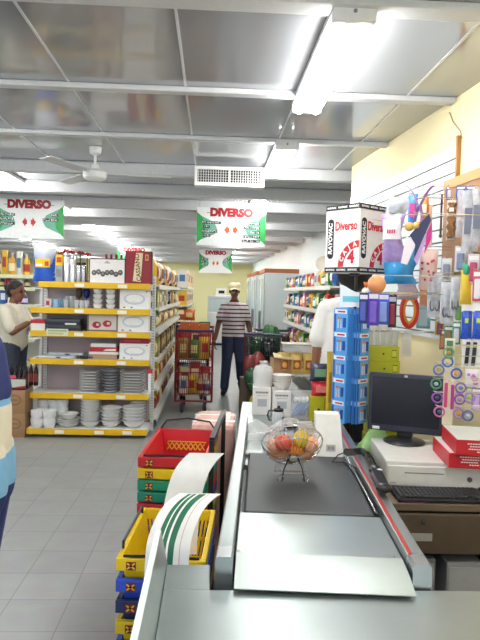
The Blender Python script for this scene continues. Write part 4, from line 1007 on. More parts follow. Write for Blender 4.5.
# coiled scanner lead lying along the right rail
t = thing('scanner', 'black hand scanner with coiled lead on the right belt rail', 'scanner', (0, 0, 0))
pts = []
path = [at(346, 452, Z=.915), at(352, 452, Z=.915), at(362, 451, Z=.91), at(368, 455, Z=.91), at(376, 470, Z=.91)]
N = 260
for k in range(N):
    q = k/(N-1)*(len(path)-1); a = min(int(q), len(path)-2); b = path[a].lerp(path[a+1], q-a)
    an = k*2*PI/9.5; pts.append(b+V((math.cos(an)*.011, math.sin(an)*.006, math.sin(an)*.012)))
MB().m(BLACK).tube(pts, .0032, 5).build('coiled_lead', t)
a, b = at(375, 470, Z=.91), at(384, 488, Z=.92)
m = MB().m(H('#17171a', .3)).bar(a, b, .034, .028); m.sphere(a, (.026, .03, .02), 12, 8); m.sphere(b, (.03, .022, .018), 12, 8); hs = m.build('handset', t)
q = at(380, 470, Z=.95); MB().m(WHITE).box(q.x-.010, q.x+.010, q.y-.003, q.y+.003, .951, .953).box(q.x-.003, q.x+.003, q.y-.010, q.y+.010, .951, .9535).build('emblem', hs)
MB().m(BLACK).tube([at(346, 452, Z=.915), at(338, 455, Z=.90), at(332, 462, Z=.866), at(345, 462, Z=.866), at(356, 468, Z=.9)], .003, 6).build('lead', t)

# ------------------------------------------------------------------ on the belt: leaning white box and wire basket of fruit
p = at(317, 458, Z=.864)
t = thing('white_carton', 'tall white carton with small grey label standing at the belt end', 'carton', (p.x, p.y+.03, .8635), -.06)
w_ = .125
m = MB().m(H('#f0f0ee', .45)); m.X = Matrix.Rotation(.0, 4, 'X'); 
m._add([(0, 0, 0), (w_, 0, 0), (w_, .09, 0), (0, .09, 0), (0, .05, .185), (w_-.014, .05, .185), (w_-.016, .13, .185), (0, .13, .185)], [(3, 2, 1, 0), (4, 5, 6, 7), (0, 1, 5, 4), (1, 2, 6, 5), (2, 3, 7, 6), (3, 0, 4, 7)]); m.build('carton', t)
MB().m(H('#b4b6b6', .5)).obox((.068, .0085, .038), (.042, .002, .030), Euler((-.265, 0, 0))).m(H('#8a8c8c')).obox((.060, .0072, .038), (.012, .002, .014), Euler((-.265, 0, 0))).obox((.076, .0072, .038), (.012, .002, .014), Euler((-.265, 0, 0))).build('printed_label', t)
p = at(293, 482, Z=.864)
BX_, BY_ = p.x, p.y
t = thing('wire_fruit_basket', 'round chrome wire basket on legs holding bagged fruit, on the belt', 'basket', (BX_, BY_+.06, .8635))
Rb, Dp = .122, .075
TM = Matrix.Translation((0, .0, .143)) @ Matrix.Rotation(-.78, 4, 'X')        # bowl axis leans away from the camera
wire = mat('chrome_wire', hexc('#c2c2c2'), .22, .9, var=0)
m = MB().m(wire); m.X = TM
prof = lambda s: (Rb*math.sin(s*PI/2), -Dp*math.cos(s*PI/2))
for k in range(30):
    a = 2*PI*k/30; pts = []
    for s in range(9):
        rr_, zz = prof(.10+.90*s/8); pts.append((rr_*math.cos(a), rr_*math.sin(a), zz))
    m.tube(pts, .0012, 5)
for s, rw in ((1.0, .0026), (.10, .003), (.62, .0013)):
    rr_, zz = prof(s); m.tube([(rr_*math.cos(2*PI*k/40), rr_*math.sin(2*PI*k/40), zz) for k in range(40)], rw, 6, True)
m.m(H('#d8d8d6', .25)).lathe([(0, -Dp-.004), (.014, -Dp-.003), (.016, -Dp), (.0, -Dp+.001)], 14)
m.build('wire_bowl', t)
hub = TM @ V((0, 0, -Dp))
for x in (-.045, .045): MB().m(H('#2c2c2e', .3, metal=.6)).tube([hub+V((x*.25, .0, .02)), V((x*.8, -.055, .05)), V((x, -.06, .004))], .0028, 7).build('leg', t)
lm = MB().m(wire)
for x in (-.05, .05):
    lm.tube([V((x, -.06, .014))+V((.012*math.cos(2*PI*k/14), .0, .012*math.sin(2*PI*k/14))) for k in range(14)], .002, 6, True)
    lm.tube([(x*.9, -.05, .045), (x*1.15, .02, .02), (x*1.2, .07, .004), (x*1.1, .075, .06)], .0025, 6)
lm.tube([(-.05, -.055, .03), (.05, -.055, .03)], .002, 6); lm.tube([(-.058, .05, .012), (.058, .05, .012)], .002, 6)
lm.build('feet', t)
FR = [('orange', '#e07a1c', -.055, -.035, .034), ('orange', '#e68a24', .0, -.06, .035), ('orange', '#e2841e', .058, -.035, .034), ('apple', '#d0503c', -.040, .035, .036), ('yellow_pear', '#e2c23c', .030, .045, .030), ('peach', '#e6a074', .068, .022, .034), ('peach', '#e0a080', -.075, .010, .030), ('orange', '#e89030', .012, -.005, .034)]
cnt = {}
for nm, c, a, b, r in FR:
    cnt[nm] = cnt.get(nm, 0)+1
    s_ = math.hypot(a, b)/Rb; zz = -Dp*math.sqrt(max(.0, 1-s_*s_))+r+.006+(.02 if nm == 'yellow_pear' else 0)
    q = t.matrix_basis @ (TM @ V((a, -b, zz)))
    m = MB().m(H(c, .4, var=.12)).sphere((0, 0, 0), (r, r, r*(.93 if nm != 'yellow_pear' else 1.2)), 18, 12)
    fo = m.build(nm, None, q); MB().m(H('#4a5a2a')).cyl((0, 0, r*.9), (0.003, 0, r*.9+.006), .0025, seg=6).build('stem', fo)
    where = {('orange', 1): 'lowest left in the wire basket', ('orange', 2): 'lowest in the middle of the wire basket', ('orange', 3): 'lowest right in the wire basket', ('orange', 4): 'in the centre of the wire basket above the others',
             ('apple', 1): 'at the top left of the wire basket', ('yellow_pear', 1): 'at the top of the wire basket beside the apple', ('peach', 1): 'pale orange, at the right side of the wire basket', ('peach', 2): 'pinkish, at the left side of the wire basket'}[nm, cnt[nm]]
    tag(fo, {'orange': 'ripe orange ', 'apple': 'red apple ', 'yellow_pear': 'yellow pear ', 'peach': 'peach '}[nm]+where, 'fruit', 'bagged fruit in the wire basket')
m = MB().m(mat('thin_film', (.95, .95, .96), .12, alpha=.16, var=0))
def film(u, v):
    a = 2*PI*u; s = .2+v*1.05; rr_ = Rb*.93*math.sin(min(s, 1.5)*PI/2)*(1+.05*math.sin(7*a+3*v)); zz = .012+.055*(1-v)+.012*math.sin(5*a+9*v)
    return TM @ V((rr_*math.cos(a), rr_*math.sin(a), zz))
m.sheet(film, 40, 6, .001)
o = m.build('plastic_wrap', None, t.location); tag(o, 'clear plastic bag spread over the fruit in the wire basket', 'plastic bag')

# ------------------------------------------------------------------ goods at the far end of the counter
def ctop(px, Y): 
    q = at(px, 400, Y=Y); return q.x
Z8 = .8008
for i, (x0, x1, yt, Y) in enumerate([(253, 271, 388, 4.02), (272.5, 291, 391, 3.98)]):
    w_ = (x1-x0)*pxm(Y); h_ = at(260, yt, Y=Y).z-Z8
    t = thing('white_carton', 'white printed carton, %s on the far counter end' % ('left of two under the foam cups' if i == 0 else 'right of two under the foam bowls'), 'carton', (ctop((x0+x1)/2, Y), Y, Z8), -.05, 'white cartons on the far counter')
    MB().m(H('#ecebe8')).box(-w_/2, w_/2, 0, .20, 0, h_, .002).build('carton', t)
    l = MB().m(H('#6a6a70')); 
    for k in range(9): l.box(-w_*.36+k*w_*.08, -w_*.36+k*w_*.08+w_*.055, -.0012, 0, h_*.80, h_*.87)
    l.m(H('#b9bcc2')); l.box(-w_*.3, w_*.3, -.0012, 0, h_*.71, h_*.73).box(-w_*.25, w_*.28, -.0012, 0, h_*.32, h_*.6); l.build('lettering', t)
CTOP = at(260, 389, Y=4.02).z+.004
fc = MB().m(H('#f0f0ec', .5)).lathe([(0, 0), (.042, 0), (.055, .055), (.059, .058), (.055, .060), (.05, .055), (.04, .006), (0, .006)], 20).mesh('cup')
for k in range(5):
    tag(put('foam_cup', fc, None, (ctop(262.5, 4.1), 4.10, CTOP+.0135*k)), 'white foam cup, %s from the bottom of the bagged stack on carton' % nth(k+1), 'cup', 'stack of foam cups')
m = MB().m(mat('milky_film', (.93, .94, .95), .2, alpha=.42, var=0)); m.lathe([(.060, .0), (.066, .03), (.068, .10), (.055, .135), (.02, .15), (.03, .17), (.0, .165)], 18); tag(m.build('plastic_bag', None, (ctop(262.5, 4.1), 4.10, CTOP+.001)), 'cloudy plastic bag pulled over the stack of foam cups', 'plastic bag')
CTOP2 = at(281, 392, Y=3.98).z+.006
fb = bowl(.066, .048, '#eceae6')
for k in range(4):
    tag(put('foam_bowl', fb, None, (ctop(281.5, 4.07), 4.08, CTOP2+.016*k)), 'white foam bowl, %s from the bottom of stack on the right carton' % nth(k+1), 'bowl', 'stack of foam bowls')
# open brown carton behind them on a low stand
t = thing('wire_stand', 'low two level metal stand at the end of the counter', 'stand', (.36, 4.22, Z8))
MB().m(H('#b5b8b8', .4)).box(0, .385, 0, .20, .232, .24).build('upper_shelf', t)
lg = MB().m(H('#b5b8b8', .4)).box(0, .012, 0, .012, 0, .2315).mesh('leg')
for x in (0, .373):
    for y in (0, .188): put('leg', lg, t, (x, y, 0))
ZU = Z8+.2415
t = thing('brown_carton', 'open brown cardboard carton behind the foam bowls', 'carton', (ctop(281, 4.3), 4.27, ZU), .1)
m = MB().m(KRAFT); w_, h_ = .125, .105
m.box(-w_/2, w_/2, 0, .004, 0, h_).box(-w_/2, w_/2, .13, .134, 0, h_).box(-w_/2, -w_/2+.004, .004, .13, 0, h_).box(w_/2-.004, w_/2, .004, .13, 0, h_).box(-w_/2+.004, w_/2-.004, .004, .13, 0, .004); m.build('carton', t)
MB().m(H('#cfc09a', .7)).obox((-.0, .0, h_+.018), (w_*1.05, .07, .004), Euler((.35, .12, 0))).build('flap', t)
for i, (px, nm) in enumerate([(298, 'left'), (312.5, 'middle'), (323, 'right')]):
    Y = 4.29
    t = thing('coffee_bag', 'tan coffee bag with brown picture, %s of three on the metal stand' % nm, 'coffee bag', (.535+.086*i-.02, Y, ZU), 0, 'coffee bags at the counter end')
    MB().m(H('#d2b45e', .4)).pillow(.088, .06, .15).build('bag', t); MB().m(H('#8a4a22')).box(-.026, .026, -.033, -.028, .035, .10).m(H('#d89a4a')).sphere((0, -.0325, .065), (.018, .003, .022), 10, 6).build('picture', t)
def pouch(name, px, py0, py1, wp, Y, z, cb, cl, label, cat, extra=None, rz=0.0, d=.06):
    p0, p1 = at(px, py1, Y=Y), at(px, py0, Y=Y); h_ = p1.z-p0.z; w_ = wp*pxm(Y)
    t = thing(name, label, cat, (p0.x, Y, z if z is not None else p0.z), rz)
    MB().m(cb).pillow(w_, d, h_).build('bag', t)
    if cl is not None: MB().m(cl).box(-w_*.28, w_*.28, -d*.56, -d*.44, h_*.3, h_*.72).build('label', t)
    return t
t = thing('spoon_bag', 'clear bag of white and blue plastic spoons before the metal stand', 'spoon bag', (ctop(301, 3.9), 3.90, Z8))
MB().m(CLEAR).pillow(.135, .055, .19).build('bag', t)
m = MB().m(H('#8aa8dc', .3))
for k in range(5): m.obox((-.035+.018*k, 0, .07+.006*(k % 2)), (.009, .02, .09), Euler((0, .5, 0)))
m.m(H('#f4f4f4', .3))
for k in range(4): m.sphere((-.035+.024*k, -.004, .13), (.013, .012, .018), 10, 6)
m.build('spoons', t)
t = thing('olive_box', 'yellow green box standing before the coffee bags', 'box', (ctop(319, 3.86), 3.86, Z8))
hb = at(319, 397, Y=3.86).z-Z8
OLV = H('#b8b428', .45)
MB().m(OLV).box(-.055, .055, 0, .10, 0, hb, .002).build('carton', t); MB().m(H('#2c2c20')).box(-.008, .006, -.0012, 0, hb*.4, hb*.52).box(.036, .039, -.0012, 0, 0, hb).build('printing', t)
pouch('red_pouch', 320, 384, 398, 18, 3.9, Z8+hb+.001, H('#d02a34', .3), H('#ee8a8e', .3), 'bright red pouch lying on the yellow green box', 'pouch', d=.07)
zz = at(320, 384, Y=3.9).z-at(320, 398, Y=3.9).z
pouch('navy_pouch', 319, 367, 385, 20, 3.9, Z8+hb+.003+zz, H('#3a3a58', .3), H('#7aa888', .3), 'dark navy pouch resting on the red pouch', 'pouch', d=.07)
pouch('yellow_pack', 330, 326, 398, 9, 3.80, Z8, H('#d6b83c', .4), H('#b8862a', .4), 'tall yellow pack standing left of the blue battery stand', 'pack', d=.05)
# coffee jugs and a bag in front of the cartons
t = thing('coffee_jug', 'small black and glass coffee jug before the white cartons', 'jug', (ctop(279, 3.72), 3.72, Z8))
MB().m(GLASS).lathe([(0, 0), (.035, 0), (.045, .03), (.04, .07), (.028, .085), (.026, .085), (.037, .07), (.042, .03), (.032, .004), (0, .004)], 18).build('glass_body', t)
MB().m(BLACK).lathe([(0, .086), (.03, .086), (.03, .10), (.01, .105), (.008, .118), (0, .12)], 16).build('lid', t); MB().m(BLACK).tube([(-.028, 0, .09), (-.06, 0, .088), (-.068, 0, .06), (-.055, 0, .03), (-.043, 0, .03)], .006, 7).build('handle', t)
t = thing('camera_box', 'small black gadget beside the coffee jug', 'gadget', (ctop(290, 3.66), 3.66, Z8), .2)
MB().m(BLACK).box(-.04, .04, -.03, .03, 0, .06, .008).build('body', t); MB().m(H('#8a8d92', .3)).cyl((-.01, -.038, .03), (-.01, -.0302, .03), .018).build('dial', t)
m = MB().m(CLEAR); m.sheet(lambda u, v: ((u-.5)*.17+.02*math.sin(6*v), -.10+.2*v, .004+.09*math.sin(PI*u)**.7*math.sin(PI*v)**.7+.012*math.sin(12*u)*math.sin(9*v)), 16, 12, .0015)
tag(m.build('plastic_bag', None, (ctop(246, 3.35)+.075, 3.38, Z8+.002)), 'clear crumpled plastic bags left of the fruit basket at the belt end', 'plastic bag')

t = thing('food_container', 'clear plastic container with lid lying on top of the coffee bags', 'container', (.60, 4.30, ZU+.153))
MB().m(GLASS).box(-.10, .10, -.07, .07, 0, .055, .01).build('tub', t); MB().m(H('#c8c4b4')).box(-.105, .105, -.075, .075, .0555, .063, .003).build('lid', t)
# ------------------------------------------------------------------ shopping baskets left of the counter
def basket_body(col, grille_r=False, solid=True, W=.285, L=.46, Hh=.205):
    """open tapered basket: origin at the rim's near left corner level, rim at z=0, body hanging below"""
    m = MB().m(col); e = .035; th = .004
    def wall(a0, a1, b0, b1, bars):
        a0, a1, b0, b1 = map(V, (a0, a1, b0, b1)); n_ = (a1-a0).cross(b0-a0).normalized()*th
        def quad(u0, u1, v0, v1):
            pt = lambda u, v: a0.lerp(a1, u).lerp(b0.lerp(b1, u), v)
            c = [pt(u0, v0), pt(u1, v0), pt(u1, v1), pt(u0, v1)]; c += [p+n_ for p in c]
            m._add(c, [(0, 1, 2, 3), (7, 6, 5, 4), (0, 4, 5, 1), (1, 5, 6, 2), (2, 6, 7, 3), (3, 7, 4, 0)])
        if not bars: quad(0, 1, 0, 1); return
        for v0, v1 in ((0, .18), (.52, .58), (.9, 1)): quad(0, 1, v0, v1)
        n = 17
        for k in range(n+1):
            u = k/n; quad(max(0, u-.018), min(1, u+.018), .18, .9)
    T = [(0, 0, 0), (W, 0, 0), (W, L, 0), (0, L, 0)]; B = [(e, e, -Hh), (W-e, e, -Hh), (W-e, L-e, -Hh), (e, L-e, -Hh)]
    wall(T[0], T[1], B[0], B[1], False); wall(T[1], T[2], B[1], B[2], grille_r); wall(T[2], T[3], B[2], B[3], not solid); wall(T[3], T[0], B[3], B[0], False)
    m.box(e, W-e, e, L-e, -Hh, -Hh+.004)
    for y0, y1, x0, x1 in ((-.014, .004, -.014, W+.014), (L-.004, L+.014, -.014, W+.014), (.004, L-.004, -.014, .004), (.004, L-.004, W-.004, W+.014)):
        m.box(x0, x1, y0, y1, -.045, .0, .003)
    return m
BW, BL = .285, .46
def handles(t, zoff=.0, up=False):
    m = MB().m(BLACK)
    pts = [(-.004, .06, .004), (-.004, .06, .03), (.0, BL-.06, .03), (0, BL-.06, .004)] if not up else [(.0, BL+.005, .0), (.03, BL+.0, .045), (BW/2, BL-.01, .062), (BW-.03, BL, .045), (BW, BL+.005, .0)]
    m.tube(pts, .005, 7); m.build('handle', t)
    m = MB().m(BLACK).tube([(.01, .0, .003), (BW/2, -.012, .012), (BW-.01, .0, .003)], .0055, 7); m.build('handle', t)
def emblem(t, x, z):
    m = MB().m(H('#7a1a20')).box(x, x+.034, -.0165, -.0142, z-.036, z-.006)
    m.m(H('#e8c23a'))
    for sg in (-1, 1): m.obox((x+.017, -.0168, z-.021), (.034, .0015, .005), Euler((0, sg*.65, 0)))
    m.m(BLACK).box(x+.012, x+.022, -.0180, -.0166, z-.024, z-.016); m.build('emblem', t)
def basket(col, label, loc, rot, grille=False, solid=True, hnd=True, up=False, lattice=False, extra=0):
    t = thing('shopping_basket', label, 'basket', loc, 0, 'shopping baskets stacked beside the counter', rot)
    basket_body(H(col, .35), grille, solid).build('body', t)
    if hnd: handles(t, up=up)
    emblem(t, .022, -.004)
    if lattice:
        m = MB().m(H('#e8c23a', .4))
        for k in range(8):
            x = .05+k*.0245
            for sg in (-1, 1): m.obox((x, BL-.0205-.0, -.085), (.005, .003, .042), Euler((-.17, sg*.6, 0)))
        m.box(.04, .24, BL-.0215, BL-.0175, -.112, -.107); m.box(.04, .24, BL-.0185, BL-.0145, -.064, -.059)
        m.build('lattice_band', t)
    return t
TILT = .055
for i, (c, nm) in enumerate([('#c4222c', 'red shopping basket topmost of the far stack beside the counter'), ('#e8c41c', 'yellow shopping basket just under the red basket'), ('#1f8f6a', 'green shopping basket under the yellow one in the far stack'), ('#1f8a72', 'lower green shopping basket in the far stack')]):
    basket(c, nm, (-.300, 2.77, .855-.053*i), (TILT, 0, -.11), False, True, i == 0, i == 0, i == 0)
BK = basket_body(H('#2a58a8', .35))
for i in range(4, 9):
    c, nm = [('#c4222c', 'red shopping basket, fifth from the top of the far stack'), ('#2a4fb0', 'blue shopping basket, sixth from the top of the far stack'), ('#e8c41c', 'yellow shopping basket, seventh from the top of the far stack'), ('#1f8f6a', 'green shopping basket, eighth from the top of the far stack'), ('#c4222c', 'red shopping basket at the bottom of the far stack')][i-4]
    basket(c, nm, (-.300, 2.77, .855-.053*i), (TILT, 0, -.11), False, True, False)
BK.bm.free()
for i, (c, nm, gr) in enumerate([('#e6c41a', 'yellow shopping basket with slotted side, topmost of the near stack', True), ('#2a4fc0', 'blue shopping basket under the near yellow basket', False), ('#24305e', 'navy shopping basket, third in the near stack', False), ('#dcc02a', 'yellow shopping basket, fourth in the near stack', True), ('#2a4fc0', 'blue shopping basket, fifth in the near stack', False), ('#c4222c', 'red shopping basket, lowest in the near stack', False)]):
    basket(c, nm, (-.297, 2.14, .668-.075*i), (.02, 0, -.075), gr, i != 0, i == 0)
# black metal basket rack
t = thing('basket_rack', 'black metal tube frame holding the baskets beside the counter', 'rack', (0, 0, 0))
X1, X2 = .014, .078
fm = MB().m(BLACK).bar((X1, 2.645, .005), (X1, 2.645, .962), .022).bar((X2, 3.285, .005), (X2, 3.285, .962), .022).bar((X1, 2.645, .962), (X2, 3.285, .962), .022).bar((X1, 2.645, .06), (X2, 3.285, .06), .016)
fm.build('frame', t)
MB().m(BLACK).cyl((X1, 2.628, .85), (X1-.125, 2.628, .86), .011).cyl((X1-.125, 2.628, .86), (X1-.131, 2.628, .861), .014).build('side_arm', t)
# curved white boards
def board(name, label, pts, w, green=False, tilt=0.0):
    t = thing(name, label, 'board', (0, 0, 0), 0, 'curved plastic boards by the baskets')
    P = [V(p) for p in pts]
    def cv(v):
        q = v*(len(P)-1); i = min(int(q), len(P)-2); f_ = q-i
        p0, p1, p2, p3 = P[max(i-1, 0)], P[i], P[i+1], P[min(i+2, len(P)-1)]
        return .5*((2*p1)+(p2-p0)*f_+(2*p0-5*p1+4*p2-p3)*f_*f_+(3*p1-p0-3*p2+p3)*f_**3)
    wd = V((1, tilt, .0)).normalized()
    m = MB().m(H('#f4f5f3', .35)); m.sheet(lambda u, v: cv(v)+wd*((u-.5)*w), 6, 28, .004); m.build('board', t)
    if green:
        m = MB().m(H('#1f6a4c', .4))
        def off(v):
            a = cv(max(v-.01, 0)); b = cv(min(v+.01, 1)); n_ = (b-a).cross(wd).normalized(); return n_*.0032*(1 if n_.y < 0 or n_.z > 0 else -1)
        m.sheet(lambda u, v: cv(.04+.9*v)+off(.04+.9*v)+wd*((.20+.42*u-.5+.06*(1-v))*w), 4, 26, .0012)
        m.m(H('#f4f5f3', .35))
        for a, b in ((.10, .13), (.22, .27)):
            m.sheet(lambda u, v: cv(.04+.78*v)+off(.04+.78*v)*1.5+wd*((.20+a+(b-a)*(u+v*.5)-.5+.06*(1-v))*w), 2, 22, .0012)
        m.m(H('#cfa8a0', .4)); m.sheet(lambda u, v: cv(.04+.9*v)+off(.04+.9*v)+wd*((.76+.015*u-.5)*w), 1, 22, .0012)
        m.build('printed_stripes', t)
def pth(L): return [at(px, py, Y=Y) for px, py, Y in L]
B1 = pth([(200, 494, 2.02), (188, 503, 1.97), (178, 517, 1.93), (170, 538, 1.90), (167, 562, 1.88)]); B1.append(B1[-1]+V((-.005, 0, -.22)))
board('white_board', 'nearer curved white board with green stripes leaning by the baskets', B1, .135, True)
B2 = pth([(207, 453, 2.36), (198, 462, 2.35), (190, 475, 2.33), (184, 495, 2.32), (181, 515, 2.31)]); B2.append(B2[-1]+V((-.005, 0, -.15)))
board('white_board', 'plain curved white board behind the green striped one', B2, .135)
# pink wrapped bundle between rack and counter
t = thing('wrapped_bundle', 'pinkish plastic wrapped bundle standing behind the black basket rack', 'bundle', (.085, 3.0, 0), -.06)
PINK = mat('pink_film', hexc('#e6b8ac'), .25, var=.22, scale=22, bump=.6)
MB().m(PINK).box(-.20, .035, .325, .72, .0, .885, .03).build('bundle', t); MB().m(H('#f2e8e4', .25)).box(-.201, .036, .40, .44, .2, .8862, .004).box(-.201, .036, .58, .60, .2, .8862, .004).build('straps', t)

# ------------------------------------------------------------------ shopping carts
CRED = H('#7c1622', .35); WIRE = H('#8e2434', .35)
def wheel():
    def f():
        m = MB().m(H('#26262a', .5)); m.X = Matrix.Rotation(PI/2, 4, 'Y'); m.lathe([(0, -.014), (.055, -.016), (.066, -.010), (.066, .010), (.055, .016), (0, .014)], 18)
        m.m(H('#8a8c90', .4)).lathe([(0, -.016), (.02, -.016), (.02, .016), (0, .016)], 12); return m.mesh('wheel')
    return cached('wheel', f)
def wire_basket(name, x0, x1, y0, y1, z0, z1, parent, col, taper=.03):
    m = MB().m(col); r = .0036
    n = 15
    rim = [(x0, y0, z1), (x1, y0, z1), (x1, y1, z1), (x0, y1, z1)]; bot = [(x0+taper, y0+taper, z0), (x1-taper, y0+taper, z0), (x1-taper, y1-taper, z0), (x0+taper, y1-taper, z0)]
    for a in range(4):
        b = (a+1) % 4; m.bar(rim[a], rim[b], .014); m.bar(bot[a], bot[b], .008)
        for k in range(1, n): m.bar(V(rim[a]).lerp(V(rim[b]), k/n), V(bot[a]).lerp(V(bot[b]), k/n), r*1.6)
        for s in (.33, .66): m.bar(V(rim[a]).lerp(V(bot[a]), s), V(rim[b]).lerp(V(bot[b]), s), r*1.6)
    for k in range(1, n): m.bar(V(bot[0]).lerp(V(bot[1]), k/n), V(bot[3]).lerp(V(bot[2]), k/n), r*1.6)
    return m.build(name, parent)
def cart(loc, rz, label, col, wire):
    t = thing('shopping_cart', label, 'shopping cart', loc, rz, 'shopping carts')
    wire_basket('upper_basket', -.25, .25, 0, .62, .70, 1.06, t, wire); wire_basket('lower_basket', -.23, .25, -.03, .60, .24, .54, t, wire)
    m = MB().m(col)
    for x in (-.24, .24):
        m.tube([(x, -.02, .16), (x, .02, .3), (x, .02, 1.06), (x, .60, 1.07), (x, .72, 1.10)], .014, 8); m.tube([(x, -.02, .16), (x, .62, .16), (x, .62, 1.0)], .014, 8)
    m.tube([(-.24, -.02, .16), (.24, -.02, .16)], .014, 8); m.tube([(-.24, .62, .16), (.24, .62, .16)], .014, 8); m.build('frame', t)
    MB().m(H('#2a2450', .3)).tube([(-.25, -.012, 1.085), (.25, -.012, 1.085)], .016, 10).build('bumper_bar', t)
    MB().m(H('#20202a', .4)).tube([(-.26, .72, 1.10), (.26, .72, 1.10)], .017, 10).build('handle', t)
    for x in (-.15, .15):
        for y in (.0, .58):
            MB().m(H('#55585c', .4)).box(x-.022, x-.016, y-.02, y+.02, .06, .16).box(x+.016, x+.022, y-.02, y+.02, .06, .16).build('fork', t); put('wheel', wheel(), t, (x, y, .067), .2)
    return t
p = at(193, 413, Z=0)
CX, CY = p.x, p.y
cart((CX, CY, 0), .0, 'dark red two basket shopping cart full of groceries, left of the walking man', CRED, WIRE)
def goods(base, rows, z, grp, where):
    for i, (kd, cl, dx, dy, w_, d_, h_, rzz) in enumerate(rows):
        tag(put({'box': 'boxed_product', 'bag': 'bagged_product'}.get(kd, kd), product(kd, cl, w_, d_, h_), None, (base[0]+dx, base[1]+dy, z+.012), rzz),
            '%s %s, %s in the %s' % (cl, {'box': 'box', 'bag': 'bag', 'bottle': 'bottle', 'can': 'tin'}[kd], nth(i+1), where), {'box': 'box', 'bag': 'bag', 'bottle': 'bottle', 'can': 'tin'}[kd], grp)
goods((CX, CY), [('bag', 'olive', -.15, .10, .15, .10, .27, .1), ('bag', 'green', .0, .11, .15, .09, .25, -.2), ('bag', 'yellow', .13, .11, .15, .09, .29, .2), ('bag', 'red', -.13, .24, .17, .09, .33, 0), ('box', 'black', .02, .24, .10, .08, .31, .0), ('bag', 'red', .14, .24, .15, .09, .32, 0), ('box', 'orange', -.15, .42, .125, .10, .46, 0), ('box', 'orange', -.015, .42, .125, .10, .46, 0), ('box', 'orange', .12, .42, .125, .10, .45, 0), ('bag', 'green', .13, .54, .14, .08, .47, 0)], .70, 'groceries in the upper cart basket', 'upper basket of the red cart')
tag(put('bagged_product', product('bag', 'orange', .16, .10, .15), None, (CX-.09, CY+.42, .70+.012+.46*1.06+.003)), 'orange bag heaped on the orange boxes of the red cart', 'bag')
goods((CX, CY), [('box', 'white', -.14, .09, .11, .10, .22, .1), ('bag', 'yellow', -.02, .08, .12, .09, .24, -.1), ('bottle', 'cream', .09, .08, .07, .07, .25, 0), ('bottle', 'white', .17, .08, .07, .07, .25, 0), ('box', 'cream', -.14, .26, .13, .12, .33, .2), ('box', 'red', .01, .26, .14, .12, .40, 0), ('bag', 'red', .15, .26, .14, .1, .34, 0), ('box', 'brown', .0, .46, .32, .12, .3, 0)], .24, 'groceries in the lower cart basket', 'lower basket of the red cart')
cart((CX-.06, CY+1.0, 0), .03, 'second cart with dark handle, behind the full red cart', H('#3a1a20', .35), H('#4a2a30', .35))
p = at(268, 385, Z=0)
# dark cart with green bags on the right of the man
QX, QY = 1.02, 7.55
cart((.66, 7.7, 0), -.25, 'dark cart heaped with green bags, right of the walking man', H('#5a1820', .35), H('#33343a', .35))
def lump(name, c, r, col, label, cat, grp=None, seed=1):
    rr = random.Random(seed); m = MB().m(col)
    for k in range(7): m.sphere((rr.uniform(-.5, .5)*r[0], rr.uniform(-.5, .5)*r[1], r[2]*(.45+.35*rr.random())), (r[0]*.6, r[1]*.6, r[2]*.45), 10, 7)
    m.sphere((0, 0, r[2]*.5), (r[0]*.85, r[1]*.85, r[2]*.5), 14, 9)
    return tag(m.build(name, None, c), label, cat, grp)
GRB = mat('green_film', hexc('#1c4a2c'), .25, var=.35, scale=26); DGB = mat('dark_film', hexc('#1c2420'), .22, var=.4, scale=26)
lump('green_bag', (.63, 7.98, .712), (.12, .11, .26), GRB, 'dark green bag of produce at the left of the heaped cart', 'bag', None, 1)
lump('green_bag', (.79, 8.08, .712), (.12, .12, .42), mat('leaf_film', hexc('#2f6a38'), .3, var=.4, scale=30), 'brighter green bag of leaves at the right of the heaped cart', 'bag', None, 2)
lump('black_bag', (.75, 7.86, .712), (.12, .08, .28), DGB, 'black plastic bag at the front of the heaped cart', 'bag', None, 3)
lump('red_bag', (.52, 7.42, .12+.47), (.13, .11, .26), H('#7a2a2a', .4), 'dull red bag on the crate beside the walking man', 'bag', None, 4)
lump('green_bag', (.56, 7.25, .40), (.15, .12, .27), GRB, 'green and white bag before the dull red bag', 'bag', None, 5)
lump('yellow_bag', (.60, 7.10, .19), (.17, .11, .24), H('#b8a01c', .4), 'yellow bag lying at the foot of the produce heap', 'bag', None, 6)
tag(MB().m(H('#4a4036', .7)).box(-.22, .22, -.14, .14, 0, .188, .005).build('low_crate', None, (.62, 7.12, 0)), 'low dark crate under the yellow bag', 'crate')
tag(MB().m(H('#4a3c34', .7)).box(-.2, .2, -.09, .09, 0, .588, .005).build('dark_crate', None, (.56, 7.40, 0)), 'taller dark crate under the dull red bag', 'crate')
tag(MB().m(H('#3c4038', .7)).box(-.1, .1, -.05, .05, 0, .2, .005).build('small_crate', None, (.56, 7.25, .1895)), 'small crate between the red and yellow bags', 'crate')
# ------------------------------------------------------------------ slatted wall panel and brown hardboard on the side wall
WN = V((-1, WK, 0)).normalized(); WA = math.atan(-WK)
def slat():
    t = thing('slat_panel', 'white slatted display panel fixed along the cream side wall', 'display panel', (wallx(3.39)-.0215, 3.39, 0), WA)
    L = 1.96; z0, z1 = 1.36, 2.44
    m = MB().m(H('#dce4e6', .4))
    z = z1; 
    while z > z0+.01:
        a = max(z0, z-.0655); m.box(0, .018, 0, L, a, z); z -= .0752
    m.build('slats', t)
    m = MB().m(H('#4e5558', .5)).box(.010, .0195, .001, L-.001, z0+.001, z1-.001); m.build('grooves', t)
    MB().m(H('#a8763e', .55)).box(-.003, .019, -.020, -.001, 2.26, z1+.05).build('edge_strip', t)
slat()
t = thing('hardboard_panel', 'brown hardboard panel hung with packs beside the white slats', 'display panel', (wallx(2.72)-.055, 2.72, 0), WA)
HB = mat('hardboard', hexc('#9a7350'), .6, var=.12, scale=14)
MB().m(HB).box(0, .009, 0, .725, 1.74, 2.25).build('board', t)
